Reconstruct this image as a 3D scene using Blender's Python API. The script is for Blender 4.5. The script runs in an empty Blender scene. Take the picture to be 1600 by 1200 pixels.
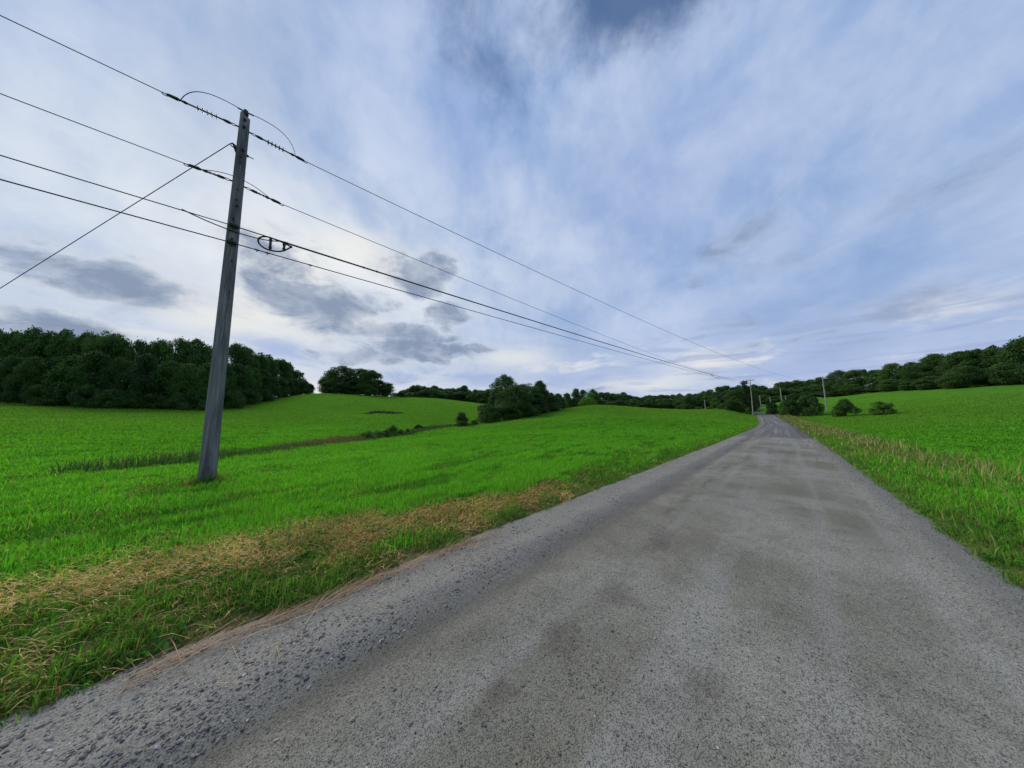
import bpy, math, random
import numpy as np
from mathutils import Vector, Matrix

# ------------------------------------------------------------------ camera
SC = bpy.context.scene
COL = SC.collection
FPX = 425.0                       # focal length in pixels of a 1600 px wide picture
PITCH = math.atan(51.0 / FPX)     # camera tilted up a little
CAM_H = 1.6
cam_d = bpy.data.cameras.new('camera')
cam_d.sensor_width = 36.0
cam_d.lens = FPX / 1600.0 * 36.0
cam_d.clip_start = 0.05
cam_d.clip_end = 6000.0
cam = bpy.data.objects.new('camera', cam_d)
COL.objects.link(cam)
cam.location = (0, 0, CAM_H)
cam.rotation_euler = (math.pi / 2 + PITCH, 0, 0)
SC.camera = cam

# ------------------------------------------------------------------ exposure
SC.view_settings.view_transform = 'Standard'
SC.view_settings.look = 'None'
SC.view_settings.exposure = 0.0
SC.view_settings.gamma = 1.0
SC.view_settings.use_curve_mapping = False
SC.cycles.max_bounces = 6
SC.cycles.transparent_max_bounces = 4
SC.cycles.transmission_bounces = 4
SC.cycles.caustics_reflective = False
SC.cycles.caustics_refractive = False

# ------------------------------------------------------------------ sun behind thin cloud, ahead and to the left
SUN_AZ, SUN_EL = math.radians(-52), math.radians(38)     # azimuth measured from +Y towards +X
SUN_DIR = Vector((math.sin(SUN_AZ) * math.cos(SUN_EL), math.cos(SUN_AZ) * math.cos(SUN_EL), math.sin(SUN_EL)))
sun_d = bpy.data.lights.new('sun', 'SUN')
sun_d.energy = 3.0
sun_d.angle = math.radians(28)
sun_d.color = (1.0, 0.94, 0.84)
sun = bpy.data.objects.new('sun', sun_d)
COL.objects.link(sun)
sun.location = SUN_DIR * 60
sun.rotation_euler = (-SUN_DIR).to_track_quat('-Z', 'Y').to_euler()


# ------------------------------------------------------------------ sky: clear sky under layers of cloud
class NT:
    """small helper for writing node graphs as expressions"""
    def __init__(self, tree):
        self.t = tree; self.n = tree.nodes; self.l = tree.links
    def put(self, sock, v):
        if isinstance(v, bpy.types.NodeSocket): self.l.new(v, sock)
        elif v is not None: sock.default_value = v
    def m(self, op, a, b=None, c=None, clamp=False):
        n = self.n.new('ShaderNodeMath'); n.operation = op; n.use_clamp = clamp
        self.put(n.inputs[0], a)
        if b is not None: self.put(n.inputs[1], b)
        if c is not None: self.put(n.inputs[2], c)
        return n.outputs[0]
    def add(self, *a):
        r = a[0]
        for x in a[1:]: r = self.m('ADD', r, x)
        return r
    def mul(self, *a):
        r = a[0]
        for x in a[1:]: r = self.m('MULTIPLY', r, x)
        return r
    def sub(self, a, b): return self.m('SUBTRACT', a, b)
    def sat(self, a): return self.m('ADD', a, 0.0, clamp=True)
    def ramp(self, v, lo, hi, smooth=True):
        n = self.n.new('ShaderNodeMapRange'); n.interpolation_type = 'SMOOTHSTEP' if smooth else 'LINEAR'
        n.clamp = True
        self.put(n.inputs['Value'], v); n.inputs['From Min'].default_value = lo; n.inputs['From Max'].default_value = hi
        return n.outputs['Result']
    def vec(self, x, y, z):
        n = self.n.new('ShaderNodeCombineXYZ')
        for i, v in enumerate((x, y, z)): self.put(n.inputs[i], v)
        return n.outputs[0]
    def xyz(self, v):
        n = self.n.new('ShaderNodeSeparateXYZ'); self.put(n.inputs[0], v); return n.outputs
    def map(self, v, loc=(0, 0, 0), rot=(0, 0, 0), sc=(1, 1, 1)):
        n = self.n.new('ShaderNodeMapping'); self.put(n.inputs[0], v)
        n.inputs[1].default_value = loc; n.inputs[2].default_value = rot; n.inputs[3].default_value = sc
        return n.outputs[0]
    def noise(self, v, scale, detail=4, rough=0.5, dist=0.0, color=False):
        n = self.n.new('ShaderNodeTexNoise'); self.put(n.inputs['Vector'], v)
        n.inputs['Scale'].default_value = scale; n.inputs['Detail'].default_value = detail
        n.inputs['Roughness'].default_value = rough; n.inputs['Distortion'].default_value = dist
        return n.outputs['Color' if color else 'Fac']
    def voro(self, v, scale, feature='F1', out='Distance', rand=1.0):
        n = self.n.new('ShaderNodeTexVoronoi'); n.feature = feature; self.put(n.inputs['Vector'], v)
        n.inputs['Scale'].default_value = scale; n.inputs['Randomness'].default_value = rand
        return n.outputs[out]
    def mix(self, f, a, b, mode='MIX'):
        n = self.n.new('ShaderNodeMix'); n.data_type = 'RGBA'; n.blend_type = mode; n.clamp_factor = True
        self.put(n.inputs[0], f)
        for s, v in ((n.inputs[6], a), (n.inputs[7], b)):
            self.put(s, (v[0], v[1], v[2], 1.0) if isinstance(v, tuple) else v)
        return n.outputs[2]
    def gauss(self, x, y, x0, y0, sx, sy):
        a = self.m('POWER', self.mul(self.sub(x, x0), 1.0 / sx), 2.0)
        b = self.m('POWER', self.mul(self.sub(y, y0), 1.0 / sy), 2.0)
        return self.m('EXPONENT', self.mul(self.add(a, b), -1.0))
    def attr(self, name, out='Fac'):
        n = self.n.new('ShaderNodeAttribute'); n.attribute_name = name; return n.outputs[out]


def pix_ray(x, y):
    u, v = x - 800.0, y - 600.0
    c, s = math.cos(PITCH), math.sin(PITCH)
    return np.array([u, FPX * c + v * s, FPX * s - v * c])


def azel(x, y):
    r = pix_ray(x, y); r = r / np.linalg.norm(r)
    return math.atan2(r[0], r[1]), math.asin(r[2])


world = bpy.data.worlds.new('World')
SC.world = world
world.use_nodes = True
w = NT(world.node_tree)
w.n.clear()
sky_n = w.n.new('ShaderNodeTexSky')
sky_n.sky_type = 'NISHITA'
sky_n.sun_disc = False
sky_n.sun_elevation = SUN_EL
sky_n.sun_rotation = SUN_AZ          # rotation is clockwise from +Y, like the azimuth above
sky_n.dust_density = 1.5
tc = w.n.new('ShaderNodeTexCoord').outputs['Generated']
dx, dy, dz = w.xyz(tc)
zc = w.m('MAXIMUM', dz, 0.0)
az = w.m('ARCTAN2', dx, dy)
el = w.m('ARCSINE', dz)
inv = w.m('DIVIDE', 1.0, w.add(zc, 0.10))
px_, py_ = w.mul(dx, inv), w.mul(dy, inv)
plane0 = w.vec(px_, py_, 0.0)
pw = w.noise(plane0, 1.1, 4, 0.55, color=True)
pwr, pwg, pwb = w.xyz(pw)
plane = w.vec(w.add(px_, w.mul(w.sub(pwr, 0.5), 0.75)), w.add(py_, w.mul(w.sub(pwg, 0.5), 0.75)), 0.0)                 # a flat cloud deck seen in perspective
clear = w.mul(1.0, 1.0)
SKY_GAIN = 0.075
n_gain = w.n.new('ShaderNodeVectorMath'); n_gain.operation = 'SCALE'
w.l.new(sky_n.outputs[0], n_gain.inputs[0]); n_gain.inputs['Scale'].default_value = SKY_GAIN
clear = w.mix(0.72, n_gain.outputs[0], (0.050, 0.125, 0.31))

# warped azimuth / elevation for the outlines of the named clouds
wn = w.noise(w.vec(az, w.mul(el, 1.6), 0.3), 5.0, 5, 0.6, color=True)
wr, wg, wb = w.xyz(wn)
azw = w.add(az, w.mul(w.sub(wr, 0.5), 0.17))
elw = w.add(el, w.mul(w.sub(wg, 0.5), 0.10))

# thin high sheet of cloud: faint streaks running away from the viewer, so they fan out overhead
fan = w.map(plane, rot=(0, 0, math.radians(8)), sc=(1.05, 0.40, 1.0))
streak = w.noise(fan, 1.7, 9, 0.62, 0.5)
fine = w.noise(w.map(plane, rot=(0, 0, math.radians(-6)), sc=(1.5, 0.5, 1.0)), 3.4, 8, 0.62, 0.5)
broad = w.noise(plane, 0.62, 5, 0.52, 0.5)
soft = w.noise(w.vec(az, w.mul(el, 1.5), 2.2), 3.2, 5, 0.5, 0.4)
up = w.ramp(el, 0.16, 0.50)
haze1 = w.noise(w.map(tc, sc=(1.0, 1.0, 0.62), loc=(0.7, 0.2, 0.1)), 3.6, 9, 0.60, 0.35)
haze2 = w.noise(w.map(tc, sc=(1.0, 1.0, 0.55), loc=(2.7, 1.2, 0.4)), 9.5, 8, 0.62, 0.3)
wisp = w.add(w.mul(streak, 0.24), w.mul(fine, 0.12), w.mul(haze1, 0.36), w.mul(haze2, 0.28))          # about 0.3 .. 0.7
wisp = w.ramp(w.add(w.mul(w.sub(wisp, 0.5), w.add(w.mul(up, 0.75), 0.45)), w.mul(w.sub(soft, 0.5), 0.55), 0.5), 0.30, 0.72)
lav = w.mix(wisp, (0.260, 0.395, 0.665), (0.525, 0.620, 0.825))
lav = w.mix(w.mul(w.gauss(azw, elw, *azel(720, 190), 0.16, 0.16), 0.45), lav, (0.23, 0.36, 0.69))
lav = w.mix(w.mul(w.gauss(azw, elw, *azel(1000, 300), 0.30, 0.16), 0.35), lav, (0.36, 0.445, 0.735))
top_gap = w.add(w.mul(w.gauss(azw, elw, *azel(1030, -60), 0.36, 0.105), 1.45), w.mul(w.gauss(azw, elw, *azel(700, -50), 0.28, 0.13), 0.62), w.mul(w.gauss(azw, elw, *azel(760, 130), 0.22, 0.12), 0.22))
gapm = w.ramp(w.sub(top_gap, w.mul(w.sub(w.add(w.mul(streak, 0.25), w.mul(haze1, 0.4), w.mul(haze2, 0.35)), 0.5), 2.2)), 0.15, 1.05)
sky_c = w.mix(w.mul(gapm, 0.88), lav, clear)
# whiter towards the hidden sun on the left
sdot = w.add(w.mul(dx, SUN_DIR.x), w.mul(dy, SUN_DIR.y), w.mul(dz, SUN_DIR.z))
glow = w.ramp(sdot, 0.30, 1.02)
sky_c = w.mix(w.mul(glow, w.mul(w.add(0.25, w.mul(wisp, 0.50)), w.ramp(el, 0.95, 0.30))), sky_c, (0.74, 0.81, 0.88))
left_w = w.gauss(azw, elw, *azel(470, 420), 0.33, 0.19)
sky_c = w.mix(w.mul(left_w, w.add(0.55, w.mul(wisp, 0.42))), sky_c, (0.91, 0.925, 0.92))
dull = w.gauss(azw, elw, *azel(370, 90), 0.16, 0.30)
sky_c = w.mix(w.mul(dull, 0.35), sky_c, (0.44, 0.52, 0.66))
# pale band low over the hills, creamier on the left
low = w.mul(w.ramp(el, 0.30, 0.02), w.add(0.10, w.mul(soft, 0.85)))
low_col = w.mix(w.ramp(az, -0.2, 0.6), (0.76, 0.77, 0.76), (0.56, 0.62, 0.80))
sky_c = w.mix(low, sky_c, low_col)
for (x, y, sa, se, k) in ((380, 500, 0.17, 0.060, 0.85), (560, 395, 0.13, 0.06, 0.75), (455, 415, 0.07, 0.04, 0.6), (570, 505, 0.10, 0.04, 0.6), (800, 560, 0.16, 0.045, 0.65), (1010, 600, 0.22, 0.03, 0.6), (1095, 565, 0.11, 0.04, 0.5)):
    sky_c = w.mix(w.mul(w.gauss(azw, elw, *azel(x, y), sa, se), k), sky_c, (0.86, 0.855, 0.82))
# blue gaps close to the horizon
for (x, y, sa, se, k) in ((440, 548, 0.14, 0.026, 0.75), (740, 590, 0.12, 0.028, 0.7), (610, 592, 0.12, 0.02, 0.4), (900, 590, 0.16, 0.02, 0.5), (1240, 575, 0.16, 0.035, 0.5)):
    sky_c = w.mix(w.mul(w.gauss(azw, elw, *azel(x, y), sa, se), k), sky_c, (0.33, 0.44, 0.72))
lst = w.noise(w.map(w.vec(az, w.mul(el, 3.2), 0.7), rot=(0, 0, math.radians(-9))), 4.6, 8, 0.62, 0.4)
lband = w.ramp(el, 0.36, 0.12)
sky_c = w.mix(w.mul(lband, w.ramp(lst, 0.54, 0.72), 0.75), sky_c, (0.84, 0.84, 0.82))
sky_c = w.mix(w.mul(lband, w.ramp(lst, 0.47, 0.30), 0.75), sky_c, (0.35, 0.44, 0.66))
# low broken grey cloud
lowc = w.noise(w.map(w.vec(w.mul(az, 1.0), w.mul(el, 1.9), 0.0), loc=(3.1, 1.7, 0)), 7.5, 9, 0.62, 0.4)
puffs = None
for (x, y, sa, se, k) in ((485, 474, 0.170, 0.078, 1.15), (660, 428, 0.135, 0.066, 1.05), (690, 490, 0.100, 0.052, 0.9),
                          (610, 516, 0.22, 0.036, 0.9), (650, 546, 0.19, 0.040, 0.95), (560, 556, 0.16, 0.032, 0.75), (745, 545, 0.09, 0.020, 0.7), (430, 395, 0.13, 0.08, 0.62), (590, 470, 0.12, 0.04, 0.55),
                          (530, 540, 0.12, 0.03, 0.5), (1165, 368, 0.12, 0.055, 0.56), (1085, 440, 0.09, 0.022, 0.38), (1230, 400, 0.12, 0.05, 0.35), (900, 610, 0.30, 0.012, 0.4),
                          (1160, 500, 0.17, 0.014, 0.5), (1110, 525, 0.12, 0.010, 0.5), (1225, 540, 0.13, 0.012, 0.5), (1010, 480, 0.16, 0.018, 0.25),
                          (150, 430, 0.14, 0.06, 0.6), (60, 520, 0.12, 0.04, 0.6), (1420, 480, 0.16, 0.05, 0.5), (1500, 300, 0.18, 0.05, 0.4)):
    g = w.mul(w.gauss(azw, elw, *azel(x, y), sa, se), k)
    puffs = g if puffs is None else w.m('MAXIMUM', puffs, g)
pmask = w.ramp(w.add(w.mul(puffs, 1.15), w.mul(w.sub(lowc, 0.5), 1.55), w.mul(w.sub(haze2, 0.5), 0.8)), 0.10, 0.84)
pmask = w.mul(pmask, w.ramp(puffs, 0.02, 0.50))
rim = w.mul(w.ramp(pmask, 0.02, 0.22), w.ramp(pmask, 0.62, 0.25), w.ramp(az, 0.1, -0.3))
sky_c = w.mix(w.mul(rim, 0.22), sky_c, (0.90, 0.91, 0.90))
soft_r = w.ramp(az, 0.25, 0.45)
pmask = w.mul(pmask, w.sub(1.0, w.mul(soft_r, 0.35)))
pcol = w.mix(w.ramp(w.add(w.mul(lowc, 0.7), w.mul(haze2, 0.3)), 0.40, 0.60), (0.42, 0.48, 0.59), (0.21, 0.275, 0.405))
sky_c = w.mix(w.mul(pmask, 0.88), sky_c, pcol)
# a few thin streaks low on the right
thin = w.noise(w.map(w.vec(az, w.mul(el, 9.0), 0.0), rot=(0, 0, math.radians(-24))), 4.5, 5, 0.55, 0.3)
tm = w.mul(w.ramp(thin, 0.50, 0.64), w.mul(w.ramp(el, 0.30, 0.18), w.ramp(az, 0.20, 0.6)))
sky_c = w.mix(w.mul(tm, 0.55), sky_c, (0.30, 0.385, 0.62))
bg = w.n.new('ShaderNodeBackground')
w.l.new(sky_c, bg.inputs[0]); bg.inputs[1].default_value = 1.0
wo = w.n.new('ShaderNodeOutputWorld')
w.l.new(bg.outputs[0], wo.inputs[0])


# ------------------------------------------------------------------ lie of the land (plain numpy)
RNG = np.random.default_rng(7)


def world_pt(x, y, Y):
    r = pix_ray(x, y)
    return r * (Y / r[1]) + np.array([0, 0, CAM_H])


def smooth(a, lo, hi):
    t = np.clip((a - lo) / (hi - lo), 0, 1)
    return t * t * (3 - 2 * t)


def hash2(ix, iy, seed):
    h = (ix.astype(np.int64) * 374761393 + iy.astype(np.int64) * 668265263 + seed * 1442695041) & 0x7fffffff
    h = ((h ^ (h >> 13)) * 1274126177) & 0x7fffffff
    return ((h ^ (h >> 16)) & 0xffff) / 65535.0


def vnoise(x, y, seed=0):
    ix, iy = np.floor(x), np.floor(y)
    fx, fy = x - ix, y - iy
    fx, fy = fx * fx * (3 - 2 * fx), fy * fy * (3 - 2 * fy)
    a, b = hash2(ix, iy, seed), hash2(ix + 1, iy, seed)
    c, d = hash2(ix, iy + 1, seed), hash2(ix + 1, iy + 1, seed)
    return (a + (b - a) * fx) * (1 - fy) + (c + (d - c) * fx) * fy


def fnoise(x, y, seed=0, octv=3):
    s = 0; amp = 0.5; tot = 0
    for o in range(octv):
        s = s + amp * vnoise(x * 2 ** o + 13.7 * o, y * 2 ** o - 7.1 * o, seed + o); tot += amp; amp *= 0.55
    return s / tot


CTRL_PX = [  # (pixel x, pixel y, distance ahead)
    (350, 718, 14), (560, 690, 28), (640, 678, 45), (710, 665, 67), (350, 690, 24), (350, 665, 42), (350, 640, 68), (420, 626, 96), (480, 616, 122),
    (450, 660, 55), (545, 617, 127), (560, 640, 80), (560, 668, 45), (640, 655, 65), (640, 635, 100), (620, 621, 140), (680, 623, 140),
    (750, 632, 130), (700, 650, 85), (740, 640, 105), (700, 690, 23), (800, 680, 28), (900, 665, 45), (900, 650, 62), (930, 633, 92),
    (860, 645, 82), (800, 655, 72), (1000, 652, 60), (1000, 637, 100), (1000, 665, 40), (1100, 641, 100), (1100, 655, 55), (1100, 670, 35),
    (1170, 643, 92), (1165, 656, 60), (1221, 629, 130), (1250, 632, 120), (1236, 652, 80), (1255, 662, 60)]
CTRL_XYZ = [
    (0, 0, 0), (-3, 4, 0), (-6, 7, 0), (0, 9, 0), (6, 12, 0), (12, 18, 0), (8, 4, 0), (16, 10, 0.1), (-8, 1, 0), (-5, -5, 0), (5, -6, 0), (-20, -20, 0), (20, -20, 0), (0, -40, 0),
    (-15, 45, -1.1), (-160, 330, 12), (-170, 220, 9), (-90, 220, 9), (-20, 220, 8), (25, 160, 4), (60, 190, 5), (110, 200, 6), (150, 200, 8), (190, 200, 12), (240, 220, 15),
    (30, 12, 0.2), (60, 28, 1.5), (90, 50, 3.5), (140, 60, 8), (150, 110, 10), (220, 150, 18), (70, 55, 0.7), (85, 78, 2.1),
    (-40, 20, -0.2), (-75, 34, 1.4), (-130, 60, 6), (-60, 5, 0), (-110, 0, 3), (-60, -60, 1), (60, -60, 1),
    (-110, 110, 8), (-150, 150, 13), (-200, 120, 12), (-300, 300, 18), (0, 420, 12), (300, 400, 24), (420, 150, 26), (-400, 0, 14), (0, -400, 8), (-400, -300, 8), (400, -300, 10),
    (0, 1500, 16), (1500, 800, 20), (-1500, 800, 20), (1500, -800, 12), (-1500, -800, 12), (0, -1500, 10)]
_cp = np.array([world_pt(*c) for c in CTRL_PX] + [np.array(c, float) for c in CTRL_XYZ])


def _warp(x, y):
    r = np.hypot(x, y) + 1e-9
    k = np.log1p(r / 18.0) / r
    return x * k, y * k


def _tps(d2):
    return d2 * np.log(d2 + 1e-12)


_wx, _wy = _warp(_cp[:, 0], _cp[:, 1])
_n = len(_cp)
_K = _tps((_wx[:, None] - _wx) ** 2 + (_wy[:, None] - _wy) ** 2) + np.eye(_n) * 2e-3
_P = np.stack([np.ones(_n), _wx, _wy], 1)
_A = np.block([[_K, _P], [_P.T, np.zeros((3, 3))]])
_sol = np.linalg.solve(_A, np.concatenate([_cp[:, 2], np.zeros(3)]))


def base_z(x, y):
    x = np.asarray(x, float).ravel(); y = np.asarray(y, float).ravel()
    out = np.empty(len(x))
    for i in range(0, len(x), 40000):
        ux, uy = _warp(x[i:i + 40000], y[i:i + 40000])
        d2 = (ux[:, None] - _wx) ** 2 + (uy[:, None] - _wy) ** 2
        out[i:i + 40000] = _tps(d2) @ _sol[:_n] + _sol[_n] + _sol[_n + 1] * ux + _sol[_n + 2] * uy
    return out


# road: centre line, gentle bend to the left, rise to a crest, dip, then a second climb
ROAD_PTS = np.array([(-61.2, -60, 0), (-41.2, -40, 0), (-21.2, -20, 0), (-11.2, -10, 0), (-1.2, 0, 0), (8.8, 10, 0), (18.75, 20, 0), (28.6, 30, 0.0), (38.4, 40, 0.05),
                     (51, 53.2, 0.2), (62, 65.4, 0.75), (74, 79.2, 1.5), (87.8, 94.6, 2.4), (100, 110.5, 3.1), (109, 122, 2.7), (116, 134, 4.8), (130, 147, 6.6), (148, 161, 8.4), (172, 178, 10.0)])
ROAD_HALF = 2.15


def _spline(P, step=0.25):
    out = []
    for i in range(1, len(P) - 2):
        p0, p1, p2, p3 = P[i - 1], P[i], P[i + 1], P[i + 2]
        n = max(4, int(np.linalg.norm(p2 - p1) / step))
        t = np.linspace(0, 1, n, endpoint=False)[:, None]
        out.append(0.5 * ((2 * p1) + (-p0 + p2) * t + (2 * p0 - 5 * p1 + 4 * p2 - p3) * t ** 2 + (-p0 + 3 * p1 - 3 * p2 + p3) * t ** 3))
    return np.vstack(out)


ROAD = _spline(ROAD_PTS)
_rt = np.gradient(ROAD[:, :2], axis=0); _rt /= np.linalg.norm(_rt, axis=1)[:, None]
ROAD_N = np.stack([-_rt[:, 1], _rt[:, 0]], 1)            # points to the left of travel
ROAD_S = np.concatenate([[0], np.cumsum(np.linalg.norm(np.diff(ROAD[:, :2], axis=0), axis=1))])
ROAD_S -= ROAD_S[np.argmin(np.hypot(ROAD[:, 0] + 0.6, ROAD[:, 1] - 0.6))]        # s = 0 beside the camera


def road_sd(x, y):
    """along-road distance, offset to the left of the centre line, road height"""
    x = np.asarray(x, float).ravel(); y = np.asarray(y, float).ravel()
    s = np.empty(len(x)); d = np.empty(len(x)); z = np.empty(len(x))
    C = ROAD[::4]
    for i in range(0, len(x), 20000):
        X, Y = x[i:i + 20000], y[i:i + 20000]
        j = np.argmin((X[:, None] - C[:, 0]) ** 2 + (Y[:, None] - C[:, 1]) ** 2, axis=1) * 4
        k = np.clip(j[:, None] + np.arange(-4, 5), 0, len(ROAD) - 1)
        j = k[np.arange(len(X)), np.argmin((X[:, None] - ROAD[k, 0]) ** 2 + (Y[:, None] - ROAD[k, 1]) ** 2, axis=1)]
        qx, qy = X - ROAD[j, 0], Y - ROAD[j, 1]
        ds = qx * _rt[j, 0] + qy * _rt[j, 1]
        s[i:i + 20000] = ROAD_S[j] + ds
        lat = qx * ROAD_N[j, 0] + qy * ROAD_N[j, 1]
        far = np.abs(ds) > 1.0
        d[i:i + 20000] = np.where(far, np.sign(lat) * np.hypot(qx, qy), lat)
        z[i:i + 20000] = ROAD[j, 2]
    return s, d, z


def edge_wobble(s):
    return 0.10 * (fnoise(s * 0.7, s * 0 + 3.3, 11) - 0.5) * 2 + 0.05 * (fnoise(s * 3.1, s * 0 + 9.3, 12) - 0.5) * 2


def land_z(x, y, under_road=True):
    b = base_z(x, y)
    s, d, rz = road_sd(x, y)
    a = np.abs(d)
    k = smooth(a, ROAD_HALF + 0.4, ROAD_HALF + 9.0)
    z = rz * (1 - k) + b * k
    verge = 0.07 * smooth(a, ROAD_HALF + 0.15, ROAD_HALF + 1.2)          # the verge stands a little above the gravel
    z = z + verge
    if under_road:
        z = z - 0.09 * (1 - smooth(a, ROAD_HALF - 0.25, ROAD_HALF + 0.35))
    r = np.hypot(x, y)
    z = z + (fnoise(np.asarray(x) * 0.35, np.asarray(y) * 0.35, 21) - 0.5) * 0.12 * smooth(a, ROAD_HALF + 0.5, ROAD_HALF + 4)
    z = z + (fnoise(np.asarray(x) * 0.05, np.asarray(y) * 0.05, 25) - 0.5) * 0.9 * smooth(a, ROAD_HALF + 3, ROAD_HALF + 20) * smooth(r, 25, 70)
    return z


def lz(x, y):
    return float(land_z(np.array([x]), np.array([y]))[0])


# ------------------------------------------------------------------ mesh and naming helpers
def tag(o, label, cat, group=None, kind=None):
    o['label'] = label
    o['category'] = cat
    if group: o['group'] = group
    if kind: o['kind'] = kind
    return o


def mesh_obj(name, verts, faces, mat=None, parent=None, smooth_it=False, link=True):
    """faces: one array (n,k) or a list of such arrays"""
    me = bpy.data.meshes.new(name)
    verts = np.asarray(verts, np.float32).reshape(-1, 3)
    if isinstance(faces, np.ndarray): faces = [faces]
    faces = [np.asarray(f, np.int32) for f in faces if len(f)]
    tot = np.concatenate([np.full(len(f), f.shape[1], np.int32) for f in faces])
    idx = np.concatenate([f.ravel() for f in faces]).astype(np.int32)
    start = np.concatenate([[0], np.cumsum(tot)[:-1]]).astype(np.int32)
    me.vertices.add(len(verts)); me.vertices.foreach_set('co', verts.ravel())
    me.loops.add(len(idx)); me.loops.foreach_set('vertex_index', idx)
    me.polygons.add(len(tot)); me.polygons.foreach_set('loop_start', start); me.polygons.foreach_set('loop_total', tot)
    me.polygons.foreach_set('use_smooth', np.full(len(tot), smooth_it, bool))
    me.update(calc_edges=True)
    if mat: me.materials.append(mat)
    o = bpy.data.objects.new(name, me)
    if link: COL.objects.link(o)
    if parent: o.parent = parent
    return o


def add_color(o, name, rgb):
    a = o.data.attributes.new(name, 'FLOAT_COLOR', 'POINT')
    c = np.ones((len(rgb), 4), np.float32); c[:, :3] = rgb
    a.data.foreach_set('color', c.ravel())


def add_float(o, name, v):
    a = o.data.attributes.new(name, 'FLOAT', 'POINT')
    a.data.foreach_set('value', np.asarray(v, np.float32))


def add_uv(o, uv):
    me = o.data
    l = me.uv_layers.new(name='UVMap')
    li = np.empty(len(me.loops), np.int32); me.loops.foreach_get('vertex_index', li)
    l.data.foreach_set('uv', np.asarray(uv, np.float32)[li].ravel())


def empty(name, loc, rz=0.0):
    o = bpy.data.objects.new(name, None)
    COL.objects.link(o); o.location = loc; o.rotation_euler = (0, 0, rz); o.empty_display_size = 0.5
    return o


class MB:
    """collects tubes, discs and boxes into one mesh"""
    def __init__(self): self.v = []; self.f4 = []; self.f3 = []; self.n = 0
    def tube(self, pts, rad, sides=10, cap=True):
        pts = np.asarray(pts, float); n = len(pts)
        rad = np.broadcast_to(np.asarray(rad, float), (n,))
        tan = np.gradient(pts, axis=0); tan /= np.linalg.norm(tan, axis=1)[:, None] + 1e-12
        ref = np.array([0, 0, 1.0]) if abs(tan[0, 2]) < 0.9 else np.array([1.0, 0, 0])
        rings = []
        u = np.cross(tan[0], ref); u /= np.linalg.norm(u)
        a = np.arange(sides) * 2 * math.pi / sides
        for i in range(n):
            u = u - tan[i] * (u @ tan[i]); u /= np.linalg.norm(u)
            v = np.cross(tan[i], u)
            rings.append(pts[i] + rad[i] * (np.cos(a)[:, None] * u + np.sin(a)[:, None] * v))
        V = np.vstack(rings); b = self.n
        k = np.arange(sides); k2 = (k + 1) % sides
        for i in range(n - 1):
            r0, r1 = b + i * sides, b + (i + 1) * sides
            self.f4.append(np.stack([r0 + k, r0 + k2, r1 + k2, r1 + k], 1))
        self.v.append(V); self.n += len(V)
        if cap:
            for i, flip in ((0, True), (n - 1, False)):
                self.v.append(pts[i][None]); c = self.n; self.n += 1
                r = b + i * sides
                self.f3.append(np.stack([np.full(sides, c), r + (k2 if flip else k), r + (k if flip else k2)], 1))
        return self
    def box(self, c, size, axes=np.eye(3)):
        c = np.asarray(c, float); h = np.asarray(size, float) / 2
        s = np.array([(x, y, z) for x in (-1, 1) for y in (-1, 1) for z in (-1, 1)], float)
        V = c + (s * h) @ np.asarray(axes, float)
        b = self.n
        self.f4.append(b + np.array([(0, 1, 3, 2), (4, 6, 7, 5), (0, 4, 5, 1), (2, 3, 7, 6), (0, 2, 6, 4), (1, 5, 7, 3)]))
        self.v.append(V); self.n += 8
        return self
    def build(self, name, mat, parent=None, smooth_it=True):
        f = []
        if self.f4: f.append(np.vstack(self.f4))
        if self.f3: f.append(np.vstack(self.f3))
        o = mesh_obj(name, np.vstack(self.v), f, mat, parent, smooth_it)
        return o


# ------------------------------------------------------------------ materials
def new_mat(name):
    m = bpy.data.materials.new(name); m.use_nodes = True
    t = NT(m.node_tree); t.n.clear()
    return m, t


def finish(t, shader):
    o = t.n.new('ShaderNodeOutputMaterial'); t.l.new(shader, o.inputs[0])


def principled(t, color, rough=0.8, normal=None, spec=0.3, metal=0.0):
    p = t.n.new('ShaderNodeBsdfPrincipled')
    t.put(p.inputs['Base Color'], color if not isinstance(color, tuple) else (*color, 1.0))
    t.put(p.inputs['Roughness'], rough)
    p.inputs['Specular IOR Level'].default_value = spec
    p.inputs['Metallic'].default_value = metal
    if normal is not None: t.l.new(normal, p.inputs['Normal'])
    return p.outputs[0]


def bump(t, h, strength=0.5, dist=0.05):
    b = t.n.new('ShaderNodeBump'); t.put(b.inputs['Height'], h)
    b.inputs['Strength'].default_value = strength; b.inputs['Distance'].default_value = dist
    return b.outputs[0]


def leafy(name, transl=0.35, gain=1.0, rough=0.55, per_object=0.0, spec=0.25):
    """leaf and blade material: colour from the plant's own tint, light passing through the leaf"""
    m, t = new_mat(name)
    col = t.attr('tint', 'Color')
    if per_object:
        oi = t.n.new('ShaderNodeObjectInfo')
        f = t.m('MULTIPLY_ADD', oi.outputs['Random'], per_object, 1 - per_object / 2)
        col = t.mix(1.0, col, t.vec(f, f, t.m('MULTIPLY_ADD', f, 0.6, 0.4)), 'MULTIPLY')
    if gain != 1.0: col = t.mix(1.0, col, (gain, gain, gain), 'MULTIPLY')
    p = principled(t, col, rough, spec=spec)
    tr = t.n.new('ShaderNodeBsdfTranslucent')
    t.l.new(t.mix(1.0, col, (1.1, 1.15, 0.7), 'MULTIPLY'), tr.inputs[0])
    mx = t.n.new('ShaderNodeMixShader'); mx.inputs[0].default_value = transl
    t.l.new(p, mx.inputs[1]); t.l.new(tr.outputs[0], mx.inputs[2])
    finish(t, mx.outputs[0])
    return m


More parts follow.
